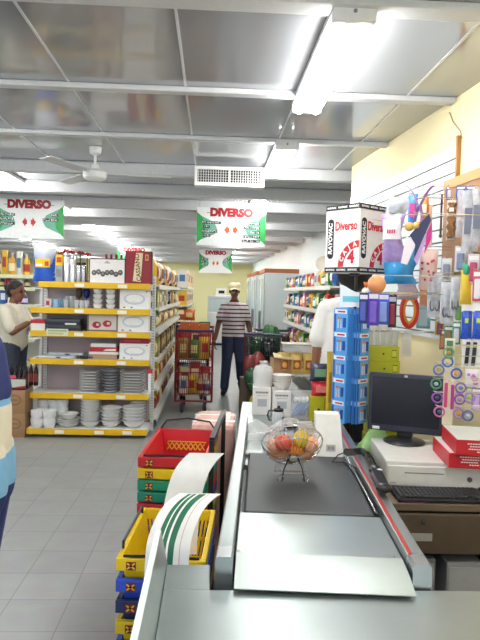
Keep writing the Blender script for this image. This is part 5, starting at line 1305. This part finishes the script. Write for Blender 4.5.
m = MB().m(H('#c08a52', .5)).box(-.006, .0, .0, .725, 2.2, 2.25); m.build('top_strip', t)
# a thin cable running down the wall
pts = [onwall(450, 113, .008), onwall(453, 122, .008), onwall(460, 131, .008), onwall(462, 138, .008)]
tag(MB().m(H('#8a8478')).tube([at(445, 112, Z=2.712)]+pts, .003, 6).build('wall_cable', None), 'thin grey cable running down the cream wall above the slats', 'cable')

def hang(name, label, cat, px, y0, y1, wp, fn, d=.12, rz=-.5, group=None, hook=True, off=0.0):
    p = onwall(px, y0, d); s = pxm(p.y); h_, w_ = (y1-y0)*s, wp*s
    t = thing(name, label, cat, (p.x, p.y, p.z), rz, group)
    fn(t, w_, h_)
    if hook:
        R = Matrix.Rotation(-rz, 3, 'Z'); q = R @ (-WN*(d-(.024 if p.y > 3.46 else .068))); f_ = R @ (WN*.02)
        MB().m(CHROME).tube([V((f_.x, f_.y, .006)), V((0, 0, .0)), V((q.x, q.y, .004))], .0022, 6).build('hook', t)
    return t
def B(body, label=None, d=.03, top=None, cr=.22):
    def fn(t, w, h):
        MB().m(body).pillow(w, d, h, -h, cr=cr).build('bag', t)
        if label is not None: MB().m(label).box(-w*.3, w*.3, -d*.55, -d*.48, -h*.72, -h*.3).build('label', t)
        if top is not None: MB().m(top).box(-w*.48, w*.48, -.004, .004, -h*.18, .002).build('header_card', t)
    return fn
def C(card, blob, bc=None, d=.022):
    """card with a clear blister over coloured contents"""
    def fn(t, w, h):
        MB().m(card).box(-w/2, w/2, 0, .002, -h, 0).build('card', t)
        m = MB().m(blob); m.box(-w*.32, w*.32, -d, -.0005, -h*.92, -h*.28, .006); m.build('contents', t)
        if bc is not None: MB().m(bc).box(-w*.42, w*.42, -.0015, -.0003, -h*.2, -h*.06).build('print', t)
    return fn
LIL = mat('lilac_film', hexc('#b49ad6'), .2, alpha=.8, var=.25, scale=30); BLUF = mat('blue_film', hexc('#3f9fe0'), .15, var=.25, scale=24); GREYF = mat('grey_film', hexc('#d4d9e2'), .12, alpha=.5, var=.35, scale=35)
# party goods
def party(t, w, h):
    MB().m(LIL).pillow(w, .06, h, -h, cr=.2).build('bag', t)
    m = MB().m(H('#efe8f2', .3)); m.sheet(lambda u, v: ((u-.5)*w*.8, -.036+.006*math.sin(5*u+3*v), -h*(.12+.42*v)), 6, 5, .002); m.m(H('#b0405a')); 
    for k in range(4): m.box(w*(-.2+.1*k), w*(-.13+.1*k), -.0445, -.042, -h*.42, -h*.34)
    m.build('pale_panel', t)
hang('party_bag', 'lilac wrapped party bag hanging right beside the lane number box', 'party bag', 394, 214, 262, 22, party, d=.50)
def dark_pouch(t, w, h):
    MB().m(GREYF).pillow(w, .05, h, -h, cr=.25).build('bag', t); MB().m(H('#3a4048')).pillow(w*.75, .03, h*.55, -h*.8).build('dark_contents', t); MB().m(H('#8ac43a')).box(w*.05, w*.2, -.028, -.022, -h*.75, -h*.6).build('sticker', t)
hang('clear_pouch', 'clear pouch with dark contents at top above the lilac party bag', 'pouch', 397, 197, 224, 22, dark_pouch, d=.44)
def gift(t, w, h):
    MB().m(H('#f2e6ee', .4)).prism([(-w*.5, -h*.95), (-w*.28, -h*.98), (.0, -h*.60), (-w*.34, -h*.42)], -.012, .012).build('pale_panel', t)
    MB().m(H('#2b3058', .4)).prism([(-w*.22, -h*.42), (w*.42, -h*.02), (w*.5, -h*.14), (-w*.05, -h*.88), (-.02*w, -h*.6)], -.014, .010).build('navy_panel', t)
    MB().m(H('#c9a6e0', .4)).prism([(-w*.05, -h*.88), (w*.36, -h*.36), (w*.34, -h*.52), (w*.08, -h*.99)], -.010, .012).build('lilac_panel', t)
    MB().m(H('#c8288a', .4)).prism([(w*.36, -h*.38), (w*.52, -h*.18), (w*.52, -h*.50), (w*.30, -h*.78)], -.008, .012).build('pink_panel', t)
    MB().m(H('#d8b060', .3)).sphere((-w*.25, -.005, -h*.26), (w*.17, .015, h*.085), 12, 8).sphere((w*.0, -.005, -h*.24), (w*.14, .015, h*.075), 12, 8).build('gold_bows', t)
hang('paper_fan', 'folded navy, white and pink paper kite hanging in front of the slats', 'paper kite', 417, 213, 266, 28, gift, d=.46, rz=-.35)
def ribbons(t, w, h):
    m = MB().m(H('#b493e0', .35))
    for sg in (-1, 1):
        m.sheet(lambda u, v: (sg*(.005+w*.42*v)+.012*(u-.5), .03*(u-.5)+.01*sg, -h*.55+h*.55*v+.02*math.sin(3*v)), 3, 8, .002)
        m.sheet(lambda u, v: (sg*(.005+w*.12*v)+.016*(u-.5), .03*(u-.5), -h*.55-h*.5*v), 3, 6, .002)
    m.build('ribbon', t)
hang('ribbon_bow', 'purple ribbon bow at the top of the hanging party goods', 'ribbon', 420, 186, 222, 30, ribbons, d=.30, rz=-.3)
hang('colour_pack', 'pack of blue and magenta paper behind the purple ribbon bow', 'pack', 413, 194, 226, 9, B(H('#3f8fd0', .3), H('#c03a8a'), .03), d=.27)
hang('orange_pack', 'orange and white patterned pack right of the purple ribbon bow', 'pack', 425, 197, 222, 8, B(H('#d88a3a', .35), H('#f0dcc0'), .03), d=.22)
hang('peach_strip', 'tall narrow peach pack between ribbon bow and brown woven pack', 'pack', 430, 205, 248, 6, B(H('#e0b8a0', .35), None, .02), d=.16)
hang('balloon_bag', 'bright blue shiny balloon bag below the lilac party bag', 'balloon bag', 402, 246, 284, 34, B(BLUF, None, .09), d=.35, rz=-.3)
hang('clear_bag', 'pale pinkish clear bag under the bright blue balloon bag', 'bag', 407, 279, 300, 22, B(mat('pink_clear', hexc('#d8c0cc'), .15, alpha=.7, var=.2), None, .06), d=.27, rz=-.3)
def balloon(t, w, h): MB().m(H('#dc9662', .3)).sphere((0, 0, -h/2), (w/2, w/3, h/2), 18, 12).build('balloon', t); MB().m(H('#c8702a', .3)).cyl((-w*.5, 0, -h*.5), (-w*.62, 0, -h*.55), .01, .018).build('knot', t)
hang('orange_balloon', 'orange balloon right beneath the lane number box', 'balloon', 377, 275, 294, 19, balloon, d=.60)
def floral(t, w, h):
    MB().m(H('#e8c6b8', .45)).pillow(w, .04, h, -h).build('bag', t)
    m = MB().m(H('#c8386a', .4)); r = random.Random(5)
    for k in range(12): m.sphere((r.uniform(-.32, .32)*w, -.021*(1), -h*r.uniform(.2, .8)), (.007, .003, .007), 7, 5)
    m.build('flower_print', t)
hang('floral_bag', 'pink flower printed bag hanging below the paper kite', 'bag', 429, 250, 290, 19, floral, d=.20, rz=-.4)
hang('peach_card', 'plain peach coloured card under the pink flower printed bag', 'card', 424, 287, 306, 8, C(H('#e0a878', .5), H('#d89868', .4), None, .006), d=.17)
# blister packs under the box
PUR = H('#4a2f9a', .25)
for i, (px, y0, y1, wp, a, b, dd, lab) in enumerate([(364, 293, 324, 9, '#22286a', '#4a58b0', .60, 'navy blister pack right beside the battery stand'), (374, 292, 326, 11, '#5a34b0', '#7a60d0', .52, 'purple blister pack, second right of the battery stand'), (384, 293, 325, 11, '#3a5ac8', '#8aa4e8', .44, 'blue blister pack left of the black one'), (393, 295, 328, 8, '#1c1a24', '#a02a3a', .37, 'black and red blister pack left of the ring toy')]):
    hang('blister_pack', lab, 'blister pack', px, y0, y1, wp, C(H(a, .3), H(b, .2), H('#e6e6f4')), d=dd, rz=-.35, group='blister packs beside the battery stand')
def ring(t, w, h):
    m = MB().m(H('#d83020', .3)); N = 28
    E = lambda k, s: V((math.cos(2*PI*k/N)*w*s/2, 0, -h/2+math.sin(2*PI*k/N)*h*s/2))
    m.tube([E(k, .84) for k in range(N)], w*.13, 8, True); m.m(H('#f0a020', .3)).tube([E(k, .62)+V((0, -.004, 0)) for k in range(N)], w*.085, 8, True); m.build('ring', t)
    MB().m(H('#d8c8b8', .3)).tube([V((0, 0, 0)), V((0, 0, -h*.1))], .003, 6).build('string', t)
hang('ring_toy', 'red and orange oval ring toy hanging below the balloon bag', 'toy', 410, 292, 330, 18, ring, d=.21, rz=-.15)
hang('teal_card', 'pale teal card pack right of the red ring toy', 'card', 424, 303, 329, 14, C(H('#8ab4c0', .45), H('#a8c8d0', .35), None, .01), d=.10, rz=-.45)
hang('price_tag', 'white paper price tag hanging below the red ring toy', 'tag', 407, 333, 357, 9, C(H('#eeece2', .6), H('#e6e2d2', .6), None, .0015), d=.22, rz=-.2)
# little white hanging packs above the olive boxes
for i in range(5):
    hang('white_packet', 'small white packet, %s from the left above the stacked olive boxes' % nth(i+1), 'packet', 371+6.3*i, 331, 347, 5.2, B(H('#cfd4cc', .3), None, .012), d=.46-.05*i, rz=-.3, group='white packets above the olive boxes')
# scissors packs
def scissors(t, w, h):
    MB().m(H('#e9e9ec', .3)).box(-w/2, w/2, 0, .002, -h, 0).build('card', t)
    m = MB().m(H('#55585e', .3)); 
    for sg in (-1, 1):
        m.tube([(sg*w*.16+w*.13*math.cos(2*PI*k/14), -.008, -h*.72+h*.13*math.sin(2*PI*k/14)) for k in range(14)], .0045, 6, True)
        m.bar((sg*w*.13, -.008, -h*.6), (-sg*w*.07, -.008, -h*.2), .006, .003)
    m.build('scissors', t); MB().m(GREYF).pillow(w*1.04, .03, h*1.02, -h*1.01).build('wrapper', t)
for i, (px, y0, y1, wp, dd, lab) in enumerate([(436, 273, 318, 15, .17, 'scissors in clear pack, leftmost of three in a row'), (448, 282, 324, 13, .16, 'scissors in clear pack, middle of three in a row'), (456, 276, 316, 9, .15, 'scissors in clear pack, nearest the yellow mitt')]):
    hang('scissors_pack', lab, 'scissors', px, y0, y1, wp, scissors, d=dd, rz=-.45, group='scissors packs')
def mitt(t, w, h):
    MB().m(H('#d8b83a', .7)).pillow(w, .05, h*.82, -h).build('mitt', t); MB().m(H('#3a9a78', .6)).pillow(w*.8, .045, h*.34, -h*.36).build('green_cuff', t)
hang('yellow_mitt', 'yellow mitt with green cuff hanging beside the scissors', 'mitt', 467, 262, 305, 11, mitt, d=.16, rz=-.4)
BEAD = mat('blue_beads', hexc('#2f58c8'), .2, var=.5, scale=90)
for i, px in enumerate((467.5, 479)):
    def beads(t, w, h):
        MB().m(WHITE).box(-w/2, w/2, -.001, .001, -h*.24, 0).build('header_card', t); MB().m(BEAD).pillow(w, .03, h*.8, -h).build('bead_bag', t); MB().m(H('#b8d83a')).box(-w*.15, w*.15, -.019, -.013, -h*.55, -h*.42).build('sticker', t)
    hang('bead_pack', ['blue bead pack under the yellow mitt', 'blue bead pack at the right edge of the picture'][i], 'bead pack', px, 303, 340, 11, beads, d=.15, rz=-.4, group='blue bead packs')
def brushes(t, w, h):
    MB().m(H('#f0f2f0', .4)).box(-w/2, w/2, 0, .002, -h, 0).build('card', t)
    for x in (-.22, .14): MB().m(H('#1a1a20', .3)).obox((x*w, -.006, -h*.5), (w*.22, .010, h*.86), Euler((0, .06, 0)), .003).build('black_brush', t)
hang('brush_pack', 'white card holding two black brushes below the blue beads', 'brush pack', 472, 340, 368, 18, brushes, d=.15, rz=-.4)
def flowerp(t, w, h):
    MB().m(H('#e8e4ec', .35)).pillow(w, .03, h, -h).build('bag', t); m = MB().m(H('#c884c0', .4)); r = random.Random(2)
    for k in range(9): m.sphere((r.uniform(-.3, .3)*w, -.016, -h*r.uniform(.25, .75)), (.008, .003, .008), 7, 5)
    m.build('flower_print', t)
hang('flower_pack', 'white pack with mauve flowers below the black brushes', 'pack', 473, 369, 388, 15, flowerp, d=.15, rz=-.4)
# upper right: woven pack, stick, clear bags
def woven(t, w, h):
    MB().m(H('#d8d4cc', .4)).box(-w/2, w/2, 0, .002, -h, 0).build('card', t); m = MB().m(mat('woven_cord', hexc('#8a6238'), .6, var=.3, scale=80))
    for sg in (-1, 0, 1): m.tube([(sg*w*.2+.006*math.sin(k*1.1+sg), -.008, -h*(.08+.86*k/24)) for k in range(25)], .0095, 7)
    m.build('cords', t); MB().m(H('#eeeae0')).box(-w*.2, w*.25, -.021, -.018, -h*.3, -h*.2).build('label', t)
hang('woven_pack', 'brown woven cord pack hanging on the white slats', 'cord pack', 452.5, 200, 240, 10, woven, d=.07, rz=-.6)
def stick(t, w, h): MB().m(H('#5a3f34', .5)).cyl((0, 0, 0), (0, 0, -h), .006, seg=8).build('rod', t); MB().m(H('#6a4a3a', .5)).sphere((0, 0, -h), (.01, .01, .012), 8, 6).build('knob', t)
hang('wooden_stick', 'thin dark wooden stick hanging left of the brown woven pack', 'stick', 442, 194, 236, 3, stick, d=.05)
for i, (px, y0, y1, wp, dd) in enumerate([(464, 196, 238, 14, .10), (471, 190, 252, 15, .14), (479, 188, 246, 13, .14), (469, 236, 262, 10, .09)]):
    hang('gray_bag', ['shiny grey bag before the brown hardboard, leftmost of the grey bags', 'long shiny grey bag before the hardboard, second of the grey bags', 'shiny grey bag at the right picture edge over the hardboard', 'small grey bag hanging lowest before the hardboard'][i], 'bag', px, y0, y1, wp, B(GREYF, H('#6a7080', .3) if i in (1, 2) else None, .05), d=dd, rz=-.5, group='shiny grey bags')
for i, (px, wp) in enumerate([(451, 9), (461, 9), (471, 9)]):
    hang('blue_header_pack', 'small pack with blue and white header, %s along the top of the hardboard' % nth(i+1), 'pack', px, 186, 200, wp, C(H('#3a4f9a', .4), H('#b8bccc', .3), H('#e8e8f0'), .012), d=.05+.03*i, rz=-.5, group='blue header packs')
# more small packs crowding the hooks
EXTRA = [(440, 318, 336, 9, '#c9a23a', '#8a3a5a', .12, 'small gold and plum pack below the leftmost scissors'), (449, 326, 346, 9, '#4a7a5a', '#8a6a4a', .12, 'green and brown pack hanging on the wire above the bracelets'),
 (457, 322, 345, 8, '#3a8a7a', '#c8c8d8', .13, 'teal pack hanging on the wire beside the blue beads'), (443, 330, 350, 6, '#6a5a4a', '#c87a4a', .11, 'narrow brown pack left of the green and brown pack'),
 (461, 246, 272, 11, '#c8ccd8', '#7a84a0', .13, 'pale blue grey pack under the brown woven cord pack'), (474, 254, 284, 11, '#d8d0dc', '#b04a6a', .14, 'pale pack with red print above the blue beads'),
 (478, 270, 302, 9, '#c8506a', '#e8e0e8', .16, 'rose coloured pack at the right edge above the blue beads'), (459, 300, 322, 9, '#e0dcd4', '#5a8a4a', .13, 'white and green pack between the scissors and blue beads'),
 (447, 258, 280, 10, '#dfe3e8', '#8a94a8', .10, 'pale grey pack just above the middle scissors'), (477, 388, 412, 10, '#8a7ab0', '#c8a8d8', .13, 'violet pack below the mauve flower pack'), (470, 384, 400, 8, '#7ab08a', '#e8e0a8', .10, 'pale green pack behind the mauve flower pack')]
for (px, y0, y1, wp, a, b, dd, lab) in EXTRA:
    hang('hanging_pack', lab, 'pack', px, y0, y1, wp, C(H(a, .35), H(b, .25), H('#f0f0f0'), .016), d=dd, rz=-.45, group='small packs on the wall hooks')
# sticker rings and pens
for i, (px, py, c, c2) in enumerate([(449, 352.7, '#7a9a5a', '#c89a5a'), (448, 362, '#3a6ac0', '#e0d8a0'), (439, 370, '#5a70b0', '#c8b070'), (456.7, 373.8, '#2f58b8', '#d89a4a'), (436.4, 384, '#4a8a6a', '#b8c8d8'), (437.5, 398, '#9a5ab0', '#3a4a70'), (439.5, 412, '#c06aa0', '#4a5a7a'), (461, 388, '#8a6ab8', '#6a8ac0'), (460, 399.5, '#7a4aa8', '#c08ad0'), (470, 398, '#a080c8', '#a0b860'), (459, 413.6, '#b07ab0', '#d8a85a'), (468, 416, '#4a5aa0', '#c8c8e0')]):
    def rg(t, w, h):
        N = 20; m = MB().m(H(c, .3)); m.tube([V((math.cos(2*PI*k/N)*w*.42, 0, -h/2+math.sin(2*PI*k/N)*h*.42)) for k in range(N)], w*.085, 7, True); m.build('hoop', t)
        MB().m(H(c2, .4)).sphere((0, 0, -h/2), (w*.2, .006, h*.18), 10, 7).build('charm', t)
    hang('bracelet', 'small coloured bracelet hoop, %s counting down the strips beside the monitor' % nth(i+1), 'bracelet', px, py-5.8, py+5.8, 11.5, rg, d=.38, rz=-.3, group='bracelet hoops beside the monitor')
for i, (px, y0, y1, c) in enumerate([(446.5, 380, 408, '#d04a80'), (453, 382, 410, '#b03a90')]):
    def pen(t, w, h): MB().m(H(c, .3)).cyl((0, 0, -h), (0, 0, -h*.1), .0075, seg=10).build('barrel', t); MB().m(H('#f0c0d0', .3)).cyl((0, 0, -h*.1), (0, 0, 0), .006, .003, seg=10).build('cap', t)
    hang('pink_pen', ['pink pen left of two hanging beside the monitor', 'magenta pen right of two hanging beside the monitor'][i], 'pen', px, y0, y1, 3, pen, d=.36)
t = thing('display_strips', 'pale card strips carrying the bracelets and pens on the cream wall', 'card strip', tuple(onwall(450, 345, .33)), -.3)
m = MB().m(H('#eee6cc', .6)); m.box(-.022, .022, .0, .003, -.36, .03); m.build('card', t)
R_ = Matrix.Rotation(.3, 3, 'Z'); q = R_ @ (-WN*.325)
MB().m(CHROME).tube([V((0, .004, 0)), V((q.x, q.y, 0))], .003, 6).build('bracket', t)
MB().m(H('#4a7a5a', .3)).box(-.015, .012, -.012, -.0005, -.06, .02).build('small_pack', t)

# ------------------------------------------------------------------ battery stand with the lane number box on top
TX, TY = at(352, 400, Y=3.33).x, 3.33
DKZ = .7662
t = thing('battery_stand', 'black wire stand of blue battery cards rising behind the monitor', 'display stand', (TX, TY, DKZ))
MB().m(BLACK).cyl((0, 0, .012), (0, 0, .955), .009).build('pole', t); MB().m(BLACK).box(-.010, .15, -.08, .08, 0, .012, .004).build('base', t)
hd = MB().m(H('#dfeaf0', .35)); hd.sheet(lambda u, v: (-.098*math.cos(PI*(.12+.76*u)), -.098*math.sin(PI*(.12+.76*u)), .775+.095*v+.02*math.cos(2*PI*u)*v), 16, 3, .003)
hd.m(H('#6ac0d8', .35)).sheet(lambda u, v: (-.1*math.cos(PI*(.2+.3*u)), -.1*math.sin(PI*(.2+.3*u)), .80+.03*v), 8, 1, .002).build('header', t)
CARDB = H('#3a7fd0', .3); 
cm_ = MB().m(H('#58a8ee', .3)).box(-.046, .046, 0, .0012, -.122, 0).m(H('#e8eef4')).box(-.038, .038, -.0008, 0, -.028, -.006).m(H('#c03038')).box(-.02, .03, -.0014, -.0005, -.022, -.013).m(H('#2a5aa8', .3)).box(-.043, -.03, -.0007, 0, -.122, -.03).mesh('card')
bm_ = MB().m(H('#e2e6ea', .25, metal=.2)).cyl((-.012, -.004, -.105), (-.012, -.004, -.045), .0038, seg=8).cyl((.006, -.004, -.105), (.006, -.004, -.045), .0038, seg=8).m(H('#c88a3a', .3)).cyl((-.012, -.004, -.058), (-.012, -.004, -.045), .004, seg=8).cyl((.006, -.004, -.058), (.006, -.004, -.045), .004, seg=8).m(H('#2a4f9a', .2)).box(.018, .034, -.004, 0, -.1, -.05).mesh('batteries')
for tier in range(5):
    zt = DKZ+.765-.122*tier
    rk = MB().m(CHROME)
    for a in (-.88, .69):
        R2 = Matrix.Rotation(a, 3, 'Z'); q = R2 @ V((.0, -.124, 0) if a < 0 else (-.045, -.104, 0)); rk.tube([(0, 0, zt-DKZ+.003), (q.x, q.y, zt-DKZ+.003)], .002, 6)
    rk.build('hook', t)
    for sd, a in (('left', -.88), ('right', .69)):
        for k in range(6):
            q = Matrix.Rotation(a, 3, 'Z') @ V((.0, -.07-.010*k, 0) if sd == 'left' else (-.045, -.060-.008*k, 0))
            c = thing('battery_card', 'blue battery card, %s from the front on %s side of the %s tier' % (nth(6-k), sd, ['top', 'second', 'third', 'fourth', 'lowest'][tier]), 'battery card', (TX+q.x, TY+q.y, zt+random.uniform(-.003, .003)), a+random.uniform(-.07, .07), 'blue battery cards on the stand')
            put('card', cm_, c); put('batteries', bm_, c)
# orange sticker pack on the top tier
CS, CHh = .232, .362
p = at(357, 272, Y=3.36)
t = thing('lane_box', 'white four sided box sign reading CAJA 4 above the battery stand', 'sign', (TX+.002, 3.375, 1.722), -.90)
MB().m(H('#f4f4f2', .4)).box(-CS/2, CS/2, -CS/2, CS/2, 0, CHh, .002).build('box', t)
BK_, RD_ = H('#16161a', .4), H('#c2202c', .4)
for k in range(4):
    BAND, LOGO, TXT = MB(), MB(), MB()
    M0 = Matrix.Rotation(PI/2*k, 4, 'Z') @ Matrix.Translation((0, -CS/2, 0))
    for mb in (BAND, LOGO, TXT): mb.X = M0
    for z0 in (.0, CHh-.028):
        BAND = MB(); BAND.X = M0
        BAND.m(BK_).box(-CS/2, CS/2, -.0015, .001, z0, z0+.028)
        for j in range(3): BAND.m(WHITE).text('RAYOVAC', .013, face(-.076+.076*j, -.002, z0+.014), .0004, bold=.0006)
        BAND.build('black_band', t)
    # black capsule logo standing upright with white letters
    r_ = .021; zc0, zc1 = .095, .268; n_ = 10
    pts = [(-.079+r_*math.cos(PI+PI*j/n_), zc0+r_*math.sin(PI+PI*j/n_)) for j in range(n_+1)]+[(-.079+r_*math.cos(PI*j/n_), zc1-.0+r_*math.sin(PI*j/n_)) for j in range(n_+1)]
    LOGO.m(BK_).prism(pts, -.0016, .001)
    LOGO.m(WHITE).text('RAYOVAC', .036, face(-.079, -.0022, (zc0+zc1)/2, roll=PI/2), .0004, bold=.0016, shear=.15)
    TXT.m(RD_).text('Diverso', .047, face(.026, -.0014, .246) @ Matrix.Diagonal((1, 1.4, 1, 1)), .0008, bold=.0012)
    TXT.box(.0, .09, -.0012, .001, .284, .2855)
    R0, R1, cx, cz = .102, .138, .1145, .030; n_ = 16
    arc = [(cx+R1*math.cos(PI/2+PI/2*j/n_), cz+R1*math.sin(PI/2+PI/2*j/n_)) for j in range(n_+1)]+[(cx+R0*math.cos(PI-PI/2*j/n_), cz+R0*math.sin(PI-PI/2*j/n_)) for j in range(n_+1)]
    TXT.prism(arc, -.0014, .001)
    for j, ch in enumerate('CAJA'):
        an = math.radians(160-19*j); rr = .120
        TXT.m(WHITE).text(ch, .036, face(cx+rr*math.cos(an), -.002, cz+rr*math.sin(an), roll=an-PI/2), .0006, bold=.0012)
    TXT.m(RD_).text('4', .092, face(.064, -.0014, .078), .0008, bold=.003)
    LOGO.build('logo', t); TXT.build('lettering', t)
MB().m(BLACK).cyl((-.0, 0, -.001), (0, 0, -.012), .03).build('socket', t)

# ------------------------------------------------------------------ olive boxes stacked behind the monitor
for i in range(7):
    x = .855 if i % 2 == 0 else .862
    ob = cached('olive', lambda: MB().m(H('#aeb024', .45)).box(0, .165, 0, .10, 0, .0795, .002).m(H('#30321c')).box(.075, .084, -.0012, 0, .034, .044).box(.125, .15, -.0012, 0, .02, .06).m(H('#c8c840', .45)).box(.126, .149, -.0018, -.001, .024, .056).mesh('olive_box'))
    tag(put('olive_box', ob, None, (x, 3.32-.02, .7668+.0805*i), -.02), 'yellow green box, %s from the top of the stack behind the monitor' % nth(7-i), 'box', 'yellow green boxes behind the monitor')
# ------------------------------------------------------------------ world and view
w = bpy.data.worlds.new('world'); SC.world = w; w.use_nodes = True
w.node_tree.nodes['Background'].inputs['Color'].default_value = (.86, .93, 1, 1)
w.node_tree.nodes['Background'].inputs['Strength'].default_value = 1.3
SC.view_settings.view_transform = 'Standard'; SC.view_settings.look = 'None'; SC.view_settings.gamma = 1; SC.view_settings.use_curve_mapping = False
SC.view_settings.exposure = 0.26
SC.cycles.use_denoising = True
SC.cycles.max_bounces = 8; SC.cycles.transparent_max_bounces = 16; SC.cycles.diffuse_bounces = 4; SC.cycles.glossy_bounces = 4
SC.cycles.caustics_reflective = False; SC.cycles.caustics_refractive = False; SC.cycles.sample_clamp_indirect = 6
